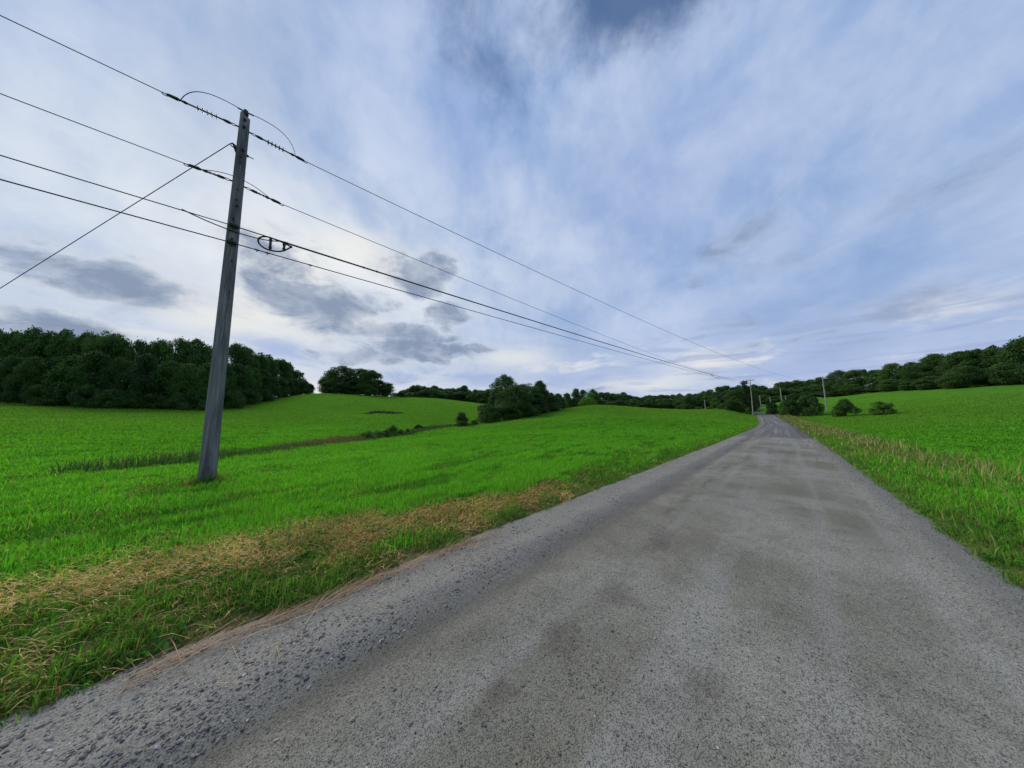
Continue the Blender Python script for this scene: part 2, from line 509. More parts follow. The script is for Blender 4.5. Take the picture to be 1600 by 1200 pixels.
MAT_GRASS = leafy('grass_blades', 0.45, 1.0, 0.8, 0.0, 0.03)
MAT_STRAW = leafy('dry_straw', 0.20, 1.0, 0.7)
MAT_TREE = leafy('tree_leaves', 0.20, 1.0, 0.6, 0.5, 0.15)
MAT_BUSH = leafy('bush_leaves', 0.18, 1.0, 0.6, 0.3, 0.15)


def simple(name, col, rough=0.6, metal=0.0, spec=0.3, var=0.25, scale=12.0):
    m, t = new_mat(name)
    tcn = t.n.new('ShaderNodeTexCoord').outputs['Object']
    nz = t.noise(tcn, scale, 5, 0.6)
    c = t.mix(nz, tuple(x * (1 - var) for x in col), tuple(x * (1 + var) for x in col))
    finish(t, principled(t, c, rough, None, spec, metal))
    return m


MAT_WIRE = simple('weathered_wire', (0.045, 0.048, 0.055), 0.55, 0.3)
MAT_CABLE = simple('black_cable', (0.018, 0.018, 0.02), 0.5)
MAT_STEEL = simple('galvanised_steel', (0.13, 0.135, 0.145), 0.45, 0.6)
MAT_DARKST = simple('dark_fittings', (0.03, 0.03, 0.034), 0.5, 0.2)
MAT_POLY = simple('grey_insulator', (0.16, 0.165, 0.18), 0.4)
MAT_BARK = simple('bark', (0.055, 0.048, 0.04), 0.9, 0, 0.1, 0.4, 6.0)


def wood_mat(name, dark, light, crack):
    m, t = new_mat(name)
    tcn = t.n.new('ShaderNodeTexCoord').outputs['Object']
    grain = t.noise(t.map(tcn, sc=(26, 26, 0.9)), 1.0, 6, 0.6, 0.4)
    stain = t.noise(t.map(tcn, sc=(5, 5, 0.7)), 1.0, 4, 0.55)
    c = t.mix(t.ramp(grain, 0.3, 0.7), dark, light)
    c = t.mix(t.ramp(stain, 0.45, 0.75), c, tuple(0.55 * x for x in dark))
    split = t.noise(t.map(tcn, sc=(38, 38, 0.35)), 1.0, 3, 0.5)
    k = t.ramp(split, 0.64, 0.69)
    c = t.mix(k, c, crack)
    finish(t, principled(t, c, 0.85, bump(t, t.sub(grain, t.mul(k, 1.2)), 0.6, 0.01), 0.15))
    return m


MAT_POLE = wood_mat('weathered_pole_wood', (0.105, 0.103, 0.108), (0.225, 0.222, 0.225), (0.015, 0.013, 0.013))
MAT_POLE_PALE = wood_mat('pale_pole_wood', (0.22, 0.21, 0.195), (0.36, 0.35, 0.32), (0.08, 0.075, 0.07))

# ------------------------------------------------------------------ ground
ang = np.radians(np.concatenate([np.arange(-72, 72, 0.35), np.arange(72, 288, 4.0)]))
rad = np.concatenate([[0.0], np.geomspace(0.5, 2600, 330)])
AA, RR = np.meshgrid(ang, rad, indexing='ij')
gx, gy = (RR * np.sin(AA)).ravel(), (RR * np.cos(AA)).ravel()
gz = land_z(gx, gy)
na, nr = AA.shape
ii = (np.arange(na)[:, None] * nr + np.arange(nr - 1)[None]).ravel()
jj = ((np.arange(na)[:, None] + 1) % na * nr + np.arange(nr - 1)[None]).ravel()
ground_f = np.stack([ii, ii + 1, jj + 1, jj], 1)
gs, gd, _ = road_sd(gx, gy)

m, t = new_mat('field_soil_and_sward')
pos = t.n.new('ShaderNodeNewGeometry').outputs['Position']
e = t.attr('verge')
n1 = t.noise(pos, 0.06, 4, 0.55)
n2 = t.noise(pos, 0.9, 5, 0.6, 0.4)
n3 = t.noise(t.map(pos, rot=(0, 0, math.radians(-42)), sc=(0.22, 1.5, 1)), 0.6, 5, 0.6, 0.6)
n4 = t.noise(pos, 14, 4, 0.65)
c = t.mix(t.ramp(n2, 0.3, 0.7), (0.050, 0.135, 0.014), (0.085, 0.225, 0.018))
c = t.mix(t.ramp(n1, 0.35, 0.65), c, t.mix(0.6, c, (0.060, 0.165, 0.020)))
c = t.mix(t.mul(t.ramp(n3, 0.52, 0.68), 0.65), c, (0.026, 0.088, 0.012))
c = t.mix(t.mul(t.ramp(n4, 0.4, 0.75), 0.35), c, (0.035, 0.090, 0.012))
thatch = t.mix(t.ramp(n4, 0.35, 0.65), (0.050, 0.042, 0.026), (0.15, 0.105, 0.05))
c = t.mix(t.mul(t.ramp(e, 1.9, 0.5), t.attr('near'), 0.85), c, thatch)
h = t.add(t.mul(n2, 0.5), t.mul(n4, 0.25), t.mul(n3, 0.6))
finish(t, principled(t, c, 0.95, bump(t, h, 0.6, 0.2), 0.0))
MAT_GROUND = m
ground = mesh_obj('ground', np.stack([gx, gy, gz], 1), ground_f, MAT_GROUND, None, True)
add_float(ground, 'verge', np.where(gd > -20, np.abs(gd) - ROAD_HALF, 50))
add_float(ground, 'near', np.interp(gs, [-40, 4, 10, 30], [1, 1, 0.4, 0.15]))
tag(ground, 'rolling green hay field rising to low hills beside the gravel road', 'field', kind='structure')

# ------------------------------------------------------------------ road
sv = np.concatenate([np.arange(-45, -3, 1.5), np.arange(-3, 12, 0.07), np.arange(12, 40, 0.25), np.arange(40, 226, 1.0)])
dv = np.concatenate([np.linspace(-2.75, -2.2, 6), np.linspace(-2.1, 2.2, 75), np.linspace(2.27, 2.8, 7)])
cx = np.interp(sv, ROAD_S, ROAD[:, 0]); cy = np.interp(sv, ROAD_S, ROAD[:, 1]); cz = np.interp(sv, ROAD_S, ROAD[:, 2])
nx = np.interp(sv, ROAD_S, ROAD_N[:, 0]); ny = np.interp(sv, ROAD_S, ROAD_N[:, 1])


def road_profile(s, d):
    z = 0.035 * (1 - (d / 2.15) ** 2)                                           # crown
    wob = 0.12 * (fnoise(s * 0.45, s * 0, 31) - 0.5)
    z = z + 0.035 * np.exp(-((d + wob - 1.55) / 0.22) ** 2) - 0.022 * np.exp(-((d + wob - 1.18) / 0.13) ** 2)   # loose windrow and wheel groove
    z = z + 0.03 * np.exp(-((d + 1.95) / 0.18) ** 2)
    z = z + (fnoise(s * 1.3, d * 1.3, 33) - 0.5) * 0.022 + (fnoise(s * 6, d * 6, 35) - 0.5) * 0.010
    return z - 0.11 * smooth(np.abs(d), 2.15, 2.75)


S2, D2 = np.meshgrid(sv, dv, indexing='ij')
RX = cx[:, None] + nx[:, None] * D2; RY = cy[:, None] + ny[:, None] * D2
RZ = cz[:, None] + road_profile(S2.ravel(), D2.ravel()).reshape(S2.shape)
nd = len(dv)
q = (np.arange(len(sv) - 1)[:, None] * nd + np.arange(nd - 1)[None]).ravel()
road_f = np.stack([q, q + nd, q + nd + 1, q + 1], 1)

m, t = new_mat('gravel_road')
uv = t.n.new('ShaderNodeUVMap').outputs[0]
rs, rd, _z = t.xyz(uv)
pos = t.n.new('ShaderNodeNewGeometry').outputs['Position']
wv = t.noise(uv, 0.9, 4, 0.6, color=True)
wx_, wy_, _ = t.xyz(wv)
sw = t.add(rs, t.mul(t.sub(wx_, 0.5), 0.9)); dw = t.add(rd, t.mul(t.sub(wy_, 0.5), 0.35))
big = t.noise(uv, 0.55, 5, 0.6, 0.3)
mid = t.noise(uv, 3.2, 5, 0.65)
tiny = t.noise(uv, 45, 4, 0.7)
dust = t.mix(t.ramp(big, 0.35, 0.68), (0.160, 0.151, 0.114), (0.258, 0.246, 0.204))
dust = t.mix(t.mul(t.ramp(mid, 0.45, 0.75), 0.5), dust, (0.150, 0.146, 0.112))
trk = t.noise(t.map(uv, sc=(0.10, 2.3, 1)), 1.0, 4, 0.5, 0.2)
dust = t.mix(t.mul(t.ramp(trk, 0.46, 0.66), 0.6), dust, (0.270, 0.264, 0.240))
dust = t.mix(t.mul(t.ramp(t.noise(uv, 1.7, 6, 0.7, 0.6), 0.50, 0.70), 0.5), dust, (0.135, 0.125, 0.098))
dust = t.mix(1.0, dust, t.vec(*(t.m('MULTIPLY_ADD', t.noise(uv, 22, 5, 0.75), 0.7, 0.65),) * 3), 'MULTIPLY')
# chips of darker stone pressed into the surface
chips = None


def chip(scale, cut, size, uvv):
    nv = t.n.new('ShaderNodeTexVoronoi'); nv.feature = 'F1'; t.put(nv.inputs['Vector'], uvv); nv.inputs['Scale'].default_value = scale
    r_, g_, b_ = t.xyz(nv.outputs['Color'])
    return t.mul(t.ramp(nv.outputs['Distance'], size, size * 0.55), t.m('GREATER_THAN', r_, cut)), g_


k1, g1 = chip(105, 0.60, 0.40, uv)
k2, g2 = chip(42, 0.86, 0.36, uv)
k3, g3 = chip(150, 0.35, 0.5, uv)
chipcol = t.mix(g1, (0.045, 0.048, 0.054), (0.12, 0.120, 0.118))
shoulder = t.ramp(dw, 1.22, 1.42)
shoulder_r = t.ramp(dw, -1.75, -1.95)
dens = t.add(0.50, t.mul(t.ramp(mid, 0.35, 0.7), 0.45))
c = t.mix(t.mul(k3, t.mul(dens, 0.75)), dust, (0.070, 0.069, 0.068))
c = t.mix(t.mul(k1, dens), c, chipcol)
c = t.mix(t.mul(k2, t.mul(dens, 0.85)), c, t.mix(g2, (0.05, 0.055, 0.07), (0.13, 0.135, 0.15)))
gravel = t.mix(t.ramp(tiny, 0.35, 0.65), (0.135, 0.128, 0.112), (0.275, 0.260, 0.225))
gravel = t.mix(t.mul(t.ramp(mid, 0.35, 0.65), 0.6), gravel, (0.235, 0.225, 0.195))
gravel = t.mix(t.mul(t.add(k1, k2), 0.7), gravel, (0.070, 0.072, 0.078))
c = t.mix(t.m('MAXIMUM', shoulder, t.mul(shoulder_r, 0.8)), c, gravel)
groove = t.mul(t.m('EXPONENT', t.mul(t.m('POWER', t.mul(t.sub(dw, 1.17), 7.0), 2.0), -1.0)), 0.62)
c = t.mix(groove, c, (0.095, 0.088, 0.070))
coarse = t.mul(t.m('EXPONENT', t.mul(t.m('POWER', t.mul(t.sub(dw, 1.42), 8.0), 2.0), -1.0)), 0.28)
c = t.mix(coarse, c, (0.100, 0.100, 0.102))
# damp, worn hollows
PATCH = [(6.43, 0.65, 0.55, 0.07), (5.4, 0.67, 0.30, 0.07), (3.99, 0.43, 0.46, 0.14), (2.51, 0.36, 0.30, 0.17), (1.88, 0.38, 0.17, 0.24), (8.2, 0.62, 0.9, 0.08), (10.8, 0.6, 1.3, 0.10),
         (2.15, -0.40, 0.26, 0.13), (1.25, 0.45, 0.22, 0.10), (17.5, -0.45, 1.1, 0.85), (14.0, 0.3, 1.6, 0.12), (21.5, 0.2, 0.9, 0.7)]
pm = None
for (s0, d0, ss, ds) in PATCH:
    g = t.gauss(sw, dw, s0, d0, ss, ds)
    pm = g if pm is None else t.m('MAXIMUM', pm, g)
pm = t.ramp(t.add(pm, t.mul(t.sub(tiny, 0.5), 0.6), t.mul(t.sub(mid, 0.5), 1.5), t.mul(t.sub(t.noise(uv, 9, 5, 0.7), 0.5), 1.0)), 0.20, 1.10)
c = t.mix(t.mul(pm, 0.52), c, (0.078, 0.068, 0.049))
# farther on, fresh dark chippings with paler wheel lines
farm = t.ramp(t.add(rs, t.mul(t.sub(wx_, 0.5), 4.0)), 27, 31)
fl = t.noise(t.map(uv, sc=(0.035, 2.6, 1)), 1.0, 4, 0.6, 0.3)
farc = t.mix(t.ramp(fl, 0.5, 0.66), (0.10, 0.098, 0.094), (0.21, 0.207, 0.20))
farc = t.mix(t.mul(t.ramp(mid, 0.4, 0.7), 0.4), farc, (0.075, 0.075, 0.08))
c = t.mix(t.mul(farm, 0.85), c, farc)
c = t.mix(t.mul(t.ramp(dw, -1.55, -1.75), t.mul(farm, 0.7)), c, (0.055, 0.055, 0.06))
hgt = t.add(t.mul(tiny, 0.35), t.mul(k1, 0.6), t.mul(k2, 0.9), t.mul(k3, 0.35), t.mul(mid, 0.5))
finish(t, principled(t, c, t.m('MULTIPLY_ADD', pm, -0.12, 0.82), bump(t, hgt, 0.9, 0.018), 0.2))
MAT_ROAD = m
road = mesh_obj('road', np.stack([RX, RY, RZ], -1).reshape(-1, 3), road_f, MAT_ROAD, None, True)
add_uv(road, np.stack([S2, D2], -1).reshape(-1, 2))
tag(road, 'grey packed gravel road running ahead and bending left over a crest', 'road', kind='structure')


def surface_z(x, y):
    s, d, rz = road_sd(x, y)
    on = np.abs(d) < 2.3
    g = land_z(x, y)
    return np.where(on, np.maximum(rz + road_profile(s, d), g), g), s, d


# ------------------------------------------------------------------ grass blades
def sector(n, r0, r1, a0=-74, a1=72, p=1.0):
    r = r0 * (r1 / r0) ** (RNG.random(n) ** p)
    a = np.radians(RNG.uniform(a0, a1, n))
    return r * np.sin(a), r * np.cos(a), r


def blades(x, y, z, h, w_, col, lean, az_, curl=None):
    """two-segment blades of grass; returns vertices, faces and colours"""
    n = len(x)
    dirx, diry = np.cos(az_), np.sin(az_)               # lean direction
    face = az_ + math.pi / 2 + RNG.normal(0, 0.7, n)
    sx, sy = np.cos(face) * w_ * 0.5, np.sin(face) * w_ * 0.5
    curl = lean * 1.7 if curl is None else curl
    m1 = 0.55 * h
    x1, y1, z1 = x + dirx * np.sin(lean) * m1, y + diry * np.sin(lean) * m1, z + np.cos(lean) * m1
    l2 = np.minimum(lean + curl, 1.65)
    x2, y2, z2 = x1 + dirx * np.sin(l2) * 0.45 * h, y1 + diry * np.sin(l2) * 0.45 * h, z1 + np.cos(l2) * 0.45 * h
    z0 = z - 0.02
    V = np.stack([np.stack([x - sx, y - sy, z0], 1), np.stack([x + sx, y + sy, z0], 1), np.stack([x1 + sx * 0.85, y1 + sy * 0.85, z1], 1),
                  np.stack([x1 - sx * 0.85, y1 - sy * 0.85, z1], 1), np.stack([x2, y2, z2], 1)], 1).reshape(-1, 3)
    b = np.arange(n)[:, None] * 5
    return V, [b + np.array([[0, 1, 2, 3]]), b + np.array([[3, 2, 4]])], np.repeat(col, 5, axis=0)


def blade_obj(name, parts, mat):
    Vs, F4, F3, Cs = [], [], [], []
    o = 0
    for V, F, C in parts:
        Vs.append(V); F4.append(F[0] + o); F3.append(F[1] + o); Cs.append(C); o += len(V)
    ob = mesh_obj(name, np.vstack(Vs), [np.vstack(F4), np.vstack(F3)], mat, None, False)
    add_color(ob, 'tint', np.vstack(Cs))
    return ob


def mixc(a, b, k):
    return np.asarray(a) * (1 - k)[:, None] + np.asarray(b) * k[:, None]


# where the straw band runs beside the road (offset from the road edge) and how strong it is
def straw_band(s, e):
    c0 = np.interp(s, [-4, 0, 1, 2.5, 4, 7, 12], [1.75, 1.55, 1.30, 0.95, 0.72, 0.65, 0.6])
    wd = np.interp(s, [-4, 0, 2.5, 5, 8], [0.75, 0.72, 0.50, 0.38, 0.28])
    k = np.exp(-((e - c0) / wd) ** 2) * np.interp(s, [-4, 2.8, 4.5, 6.5, 9], [1, 1, 0.7, 0.25, 0.0])
    return k


parts = []
x, y, r = sector(1050000, 2.4, 150, p=0.86)
s, d, _ = road_sd(x, y)
e = np.abs(d) - ROAD_HALF
band = np.where(d > 0, straw_band(s, e), 0)
patch = fnoise(x * 2.2, y * 2.2, 41)
keep = (e > 0.35) & (RNG.random(len(x)) > np.clip(band * 1.35 - 0.1 + (patch - 0.5) * 2.0 * (band > 0.15), 0, 0.93)) & (RNG.random(len(x)) < smooth(e, 0.2, 1.6) + 0.15)
x, y, r, s, d, e, band = (q_[keep] for q_ in (x, y, r, s, d, e, band))
z = land_z(x, y)
# mown rows: regrowth comes in long tufts and thin places, running roughly with the road
ca, sa = math.cos(math.radians(38)), math.sin(math.radians(38))
ux, uy = x * sa + y * ca, x * ca - y * sa
rows = fnoise(ux * 0.30, uy * 1.5, 43, 3)
rows2 = fnoise(ux * 1.8, uy * 4.2, 47, 2)
lush = 0.18 + 0.82 * smooth(0.50 * rows + 0.50 * rows2, 0.36, 0.55)
broad_n = fnoise(x * 0.05, y * 0.05, 51)
wid = np.maximum(0.0065, 0.0013 * np.minimum(r, 45) + 0.0005 * r) * RNG.uniform(0.7, 1.3, len(x))
hh = (0.060 + 0.085 * lush) * RNG.uniform(0.6, 1.35, len(x)) * (1 + 0.004 * r)
hh *= 1 - 0.45 * np.clip(band, 0, 1)
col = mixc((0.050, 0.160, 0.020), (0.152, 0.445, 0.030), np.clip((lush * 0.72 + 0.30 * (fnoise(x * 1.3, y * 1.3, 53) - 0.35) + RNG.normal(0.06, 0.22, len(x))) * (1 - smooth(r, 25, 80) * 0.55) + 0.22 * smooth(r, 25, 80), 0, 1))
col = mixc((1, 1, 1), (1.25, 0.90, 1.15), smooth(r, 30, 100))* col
col = col * (0.80 + 0.4 * broad_n)[:, None]
dry = (RNG.random(len(x)) < 0.012 + 0.05 * (fnoise(x * 0.22, y * 0.22, 55) > 0.64))
col[dry] = np.array((0.24, 0.19, 0.07)) * RNG.uniform(0.6, 1.1, (dry.sum(), 1))
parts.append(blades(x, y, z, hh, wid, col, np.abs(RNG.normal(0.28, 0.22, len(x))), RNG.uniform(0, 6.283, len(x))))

# broad-bladed verge grass and clover beside the gravel
x, y, r = sector(520000, 1.9, 60, p=0.9)
s, d, _ = road_sd(x, y)
e = np.abs(d) - ROAD_HALF - edge_wobble(s)
tuft = fnoise(x * 3.0, y * 3.0, 61)
band = np.where(d > 0, straw_band(s, e), 0)
lim = np.where(s < 3, 1.9, 1.2)
keep = (e > -0.02 + 0.16 * (fnoise(x * 5, y * 5, 63) - 0.3)) & (e < lim) & (RNG.random(len(x)) < 0.25 + 1.1 * smooth(tuft, 0.35, 0.62)) & (RNG.random(len(x)) > np.clip(band * 0.95, 0, 0.82))
x, y, r, s, e, tuft = (q_[keep] for q_ in (x, y, r, s, e, tuft))
z = land_z(x, y)
hh = (0.05 + 0.13 * smooth(tuft, 0.35, 0.75)) * RNG.uniform(0.4, 1.5, len(x)) * (0.55 + 0.45 * smooth(e, 0.0, 0.35))
wid = np.maximum(RNG.uniform(0.004, 0.010, len(x)), 0.0014 * r)
col = mixc((0.045, 0.120, 0.022), (0.170, 0.350, 0.045), np.clip(RNG.normal(0.5, 0.3, len(x)), 0, 1))
dry = RNG.random(len(x)) < np.interp(s, [2, 9], [0.13, 0.03])
col[dry] = np.array((0.28, 0.20, 0.09)) * RNG.uniform(0.6, 1.2, (dry.sum(), 1))
parts.append(blades(x, y, z, hh, wid, col, np.abs(RNG.normal(0.55, 0.33, len(x))), RNG.uniform(0, 6.283, len(x))))
# seed heads and a few taller stems along the verge and in the field
x, y, r = sector(5200, 2.3, 30, p=0.8)
s, d, _ = road_sd(x, y)
e = np.abs(d) - ROAD_HALF
keep = (e > 0.2) & (RNG.random(len(x)) < np.where(e < 2.2, 0.42, 0.10))
x, y, r = x[keep], y[keep], r[keep]
n = len(x)
col = mixc((0.10, 0.19, 0.035), (0.42, 0.31, 0.13), RNG.random(n))
parts.append(blades(x, y, land_z(x, y), RNG.uniform(0.16, 0.38, n), np.maximum(0.0035, 0.0009 * r), col, np.abs(RNG.normal(0.22, 0.2, n)), RNG.uniform(0, 6.283, n), RNG.uniform(0.2, 0.9, n)))
# low broad-leaved weeds and clover among the verge grass
x, y, r = sector(60000, 2.2, 26, p=0.85)
s, d, _ = road_sd(x, y)
e = np.abs(d) - ROAD_HALF
cl = fnoise(x * 2.4, y * 2.4, 97)
keep = (e > 0.12) & (e < 4.5) & (RNG.random(len(x)) < smooth(cl, 0.52, 0.70) * np.where(e < 1.4, 1.0, 0.55))
x, y, r = x[keep], y[keep], r[keep]
n = len(x)
col = mixc((0.035, 0.105, 0.022), (0.10, 0.235, 0.045), RNG.random(n))
wt = RNG.random(n) < 0.008
col[wt] = (0.62, 0.60, 0.55)
parts.append(blades(x, y, land_z(x, y) + RNG.uniform(0.0, 0.07, n), RNG.uniform(0.03, 0.075, n), RNG.uniform(0.016, 0.034, n) * np.where(wt, 0.35, 1), col, RNG.uniform(0.6, 1.35, n), RNG.uniform(0, 6.283, n), RNG.uniform(0.1, 0.5, n)))
# longer growth left standing round the foot of the near pole
n = 900
a = RNG.uniform(0, 6.283, n); r_ = 0.12 + RNG.exponential(0.16, n)
x, y = -7.06 + r_ * np.cos(a), 6.5 + r_ * np.sin(a)
col = mixc((0.045, 0.12, 0.02), (0.15, 0.32, 0.04), RNG.random(n))
dry = RNG.random(n) < 0.15
col[dry] = (0.30, 0.23, 0.10)
parts.append(blades(x, y, land_z(x, y), RNG.uniform(0.10, 0.42, n) * np.exp(-r_ * 0.9), RNG.uniform(0.008, 0.016, n), col, np.abs(RNG.normal(0.25, 0.2, n)), RNG.uniform(0, 6.283, n)))
grass = blade_obj('grass', parts, MAT_GRASS)
tag(grass, 'bright green uncut grass covering the field and the verge', 'grass', kind='stuff')

# cut straw lying in a band along the verge, and litter on the gravel edge
parts = []
x, y, r = sector(230000, 2.1, 24, -74, 40, p=0.9)
s, d, _ = road_sd(x, y)
e = d - ROAD_HALF
band = straw_band(s, e)
patch = fnoise(x * 2.2, y * 2.2, 41)
keep = (d > 0) & (e > 0.1) & (RNG.random(len(x)) < np.clip(band * 1.30 - 0.16 + (patch - 0.5) * 1.8, 0, 1))
x, y, r, s, e = (q_[keep] for q_ in (x, y, r, s, e))
z = land_z(x, y) + RNG.uniform(0, 0.07, len(x))
tone = np.clip(fnoise(x * 1.6, y * 1.6, 67) * 1.3 - 0.15 + RNG.normal(0, 0.22, len(x)), 0, 1)
col = mixc((0.42, 0.235, 0.090), (0.88, 0.62, 0.24), tone)
parts.append(blades(x, y, z, RNG.uniform(0.06, 0.20, len(x)), np.maximum(RNG.uniform(0.003, 0.0065, len(x)), 0.0011 * r), col, np.clip(RNG.normal(1.30, 0.25, len(x)), 0.3, 1.54),
                    RNG.normal(math.radians(-70), 0.9, len(x)), RNG.normal(0.25, 0.25, len(x))))
# litter: long dead stems on the gravel edge
n = 1700
s = RNG.uniform(-3.0, 1, n) + RNG.exponential(4.0, n)
clump = fnoise(s * 0.9, s * 0 + 1.7, 71)
e = np.where(RNG.random(n) < 0.85, RNG.normal(0.0, 0.055, n) + edge_wobble(s), -RNG.exponential(0.22, n))
keep = (RNG.random(n) < 0.02 + 1.2 * smooth(clump, 0.50, 0.62)) & (s < 30)
s, e = s[keep], e[keep]
x = np.interp(s, ROAD_S, ROAD[:, 0]) + np.interp(s, ROAD_S, ROAD_N[:, 0]) * (ROAD_HALF + e)
y = np.interp(s, ROAD_S, ROAD[:, 1]) + np.interp(s, ROAD_S, ROAD_N[:, 1]) * (ROAD_HALF + e)
r = np.hypot(x, y)
z = surface_z(x, y)[0] + RNG.uniform(0.012, 0.035, len(x))
col = mixc((0.24, 0.125, 0.062), (0.50, 0.37, 0.20), np.clip(RNG.normal(0.35 + 0.6 * (e < -0.12), 0.3, len(x)), 0, 1))
L = RNG.uniform(0.08, 0.38, len(x))
parts.append(blades(x, y, z + 0.01, L, np.maximum(RNG.uniform(0.0025, 0.005, len(x)), 0.0011 * r), col, RNG.normal(1.52, 0.06, len(x)),
                    np.where(RNG.random(len(x)) < 0.7, RNG.normal(math.radians(45), 0.35, len(x)), RNG.uniform(0, 6.283, len(x))), RNG.normal(0.03, 0.05, len(x))))
straw = blade_obj('straw', parts, MAT_STRAW)
tag(straw, 'dry tan straw lying in a band along the grass verge', 'straw', kind='stuff')

# ------------------------------------------------------------------ loose stones
ico_v = []
ph = (1 + 5 ** 0.5) / 2
for a_, b_ in ((-1, ph), (1, ph), (-1, -ph), (1, -ph)): ico_v.append((a_, b_, 0))
for a_, b_ in ((-1, ph), (1, ph), (-1, -ph), (1, -ph)): ico_v.append((0, a_, b_))
for a_, b_ in ((ph, -1), (ph, 1), (-ph, -1), (-ph, 1)): ico_v.append((a_, 0, b_))
ico_v = np.array(ico_v, float); ico_v /= np.linalg.norm(ico_v[0])
ico_f = np.array([(0, 11, 5), (0, 5, 1), (0, 1, 7), (0, 7, 10), (0, 10, 11), (1, 5, 9), (5, 11, 4), (11, 10, 2), (10, 7, 6), (7, 1, 8),
                  (3, 9, 4), (3, 4, 2), (3, 2, 6), (3, 6, 8), (3, 8, 9), (4, 9, 5), (2, 4, 11), (6, 2, 10), (8, 6, 7), (9, 8, 1)])
x, y, r = sector(190000, 1.15, 26, -70, 68, p=1.0)
s, d, _ = road_sd(x, y)
e = d - ROAD_HALF
heap = fnoise(x * 2.6, y * 2.6, 81)
prob = np.where(d > 1.25, 0.80 * smooth(heap, 0.30, 0.70) + 0.06, 0.20 * smooth(heap, 0.42, 0.72) + 0.05)
prob = np.where(d < -1.7, 0.8, prob)
keep = (np.abs(d) < 2.3) & (RNG.random(len(x)) < prob)
x, y, r, s, d = (q_[keep] for q_ in (x, y, r, s, d))
n = len(x)
size = np.where(d > 1.25, RNG.gamma(2.0, 0.0024, n), RNG.gamma(2.0, 0.0013, n))
size = np.clip(size, 0.0016, 0.0145)
size = np.maximum(size, 0.0009 * r)
z = surface_z(x, y)[0]
V = np.repeat(ico_v[None], n, 0) * RNG.uniform(0.62, 1.25, (n, 12, 1))
V = V * np.stack([RNG.uniform(0.8, 1.5, n), RNG.uniform(0.6, 1.0, n), RNG.uniform(0.35, 0.75, n)], 1)[:, None]
a = RNG.uniform(0, 6.283, n)
ca_, sa_ = np.cos(a)[:, None], np.sin(a)[:, None]
V = np.stack([V[..., 0] * ca_ - V[..., 1] * sa_, V[..., 0] * sa_ + V[..., 1] * ca_, V[..., 2]], -1)
V = V * size[:, None, None] + np.stack([x, y, z + size * 0.18], 1)[:, None]
F = (ico_f[None] + (np.arange(n) * 12)[:, None, None]).reshape(-1, 3)
m, t = new_mat('crushed_stone')
colr = t.attr('tint', 'Color')
nz = t.noise(t.n.new('ShaderNodeNewGeometry').outputs['Position'], 120, 3, 0.6)
finish(t, principled(t, t.mix(1.0, colr, t.vec(*(t.m('MULTIPLY_ADD', nz, 0.8, 0.6),) * 3), 'MULTIPLY'), 0.75, None, 0.35))
gravel_o = mesh_obj('gravel', V.reshape(-1, 3), F, m, None, False)
tone = np.clip(RNG.normal(0.42, 0.30, n), 0, 1)
colr = mixc((0.060, 0.060, 0.062), (0.26, 0.248, 0.215), tone)
lt = RNG.random(n) < 0.02
colr[lt] = (0.42, 0.41, 0.39)
add_color(gravel_o, 'tint', np.repeat(colr, 12, axis=0))
tag(gravel_o, 'loose blue-grey crushed stones lying on the road and its shoulder', 'gravel', kind='stuff')


RNG = np.random.default_rng(23)


# ------------------------------------------------------------------ leaf crowns
def leaf_quads(P, N, size, tint, aspect=0.62):
    n = len(P)
    N = N / (np.linalg.norm(N, axis=1)[:, None] + 1e-9)
    a = np.cross(N, RNG.normal(0, 1, (n, 3))); a /= np.linalg.norm(a, axis=1)[:, None] + 1e-9
    b = np.cross(N, a)
    s = np.asarray(size)[:, None]
    V = np.stack([P - a * s, P - b * s * aspect + N * s * 0.15, P + a * s, P + b * s * aspect + N * s * 0.15], 1).reshape(-1, 3)
    F = np.arange(n * 4).reshape(n, 4)
    return V, F, np.repeat(tint, 4, axis=0)


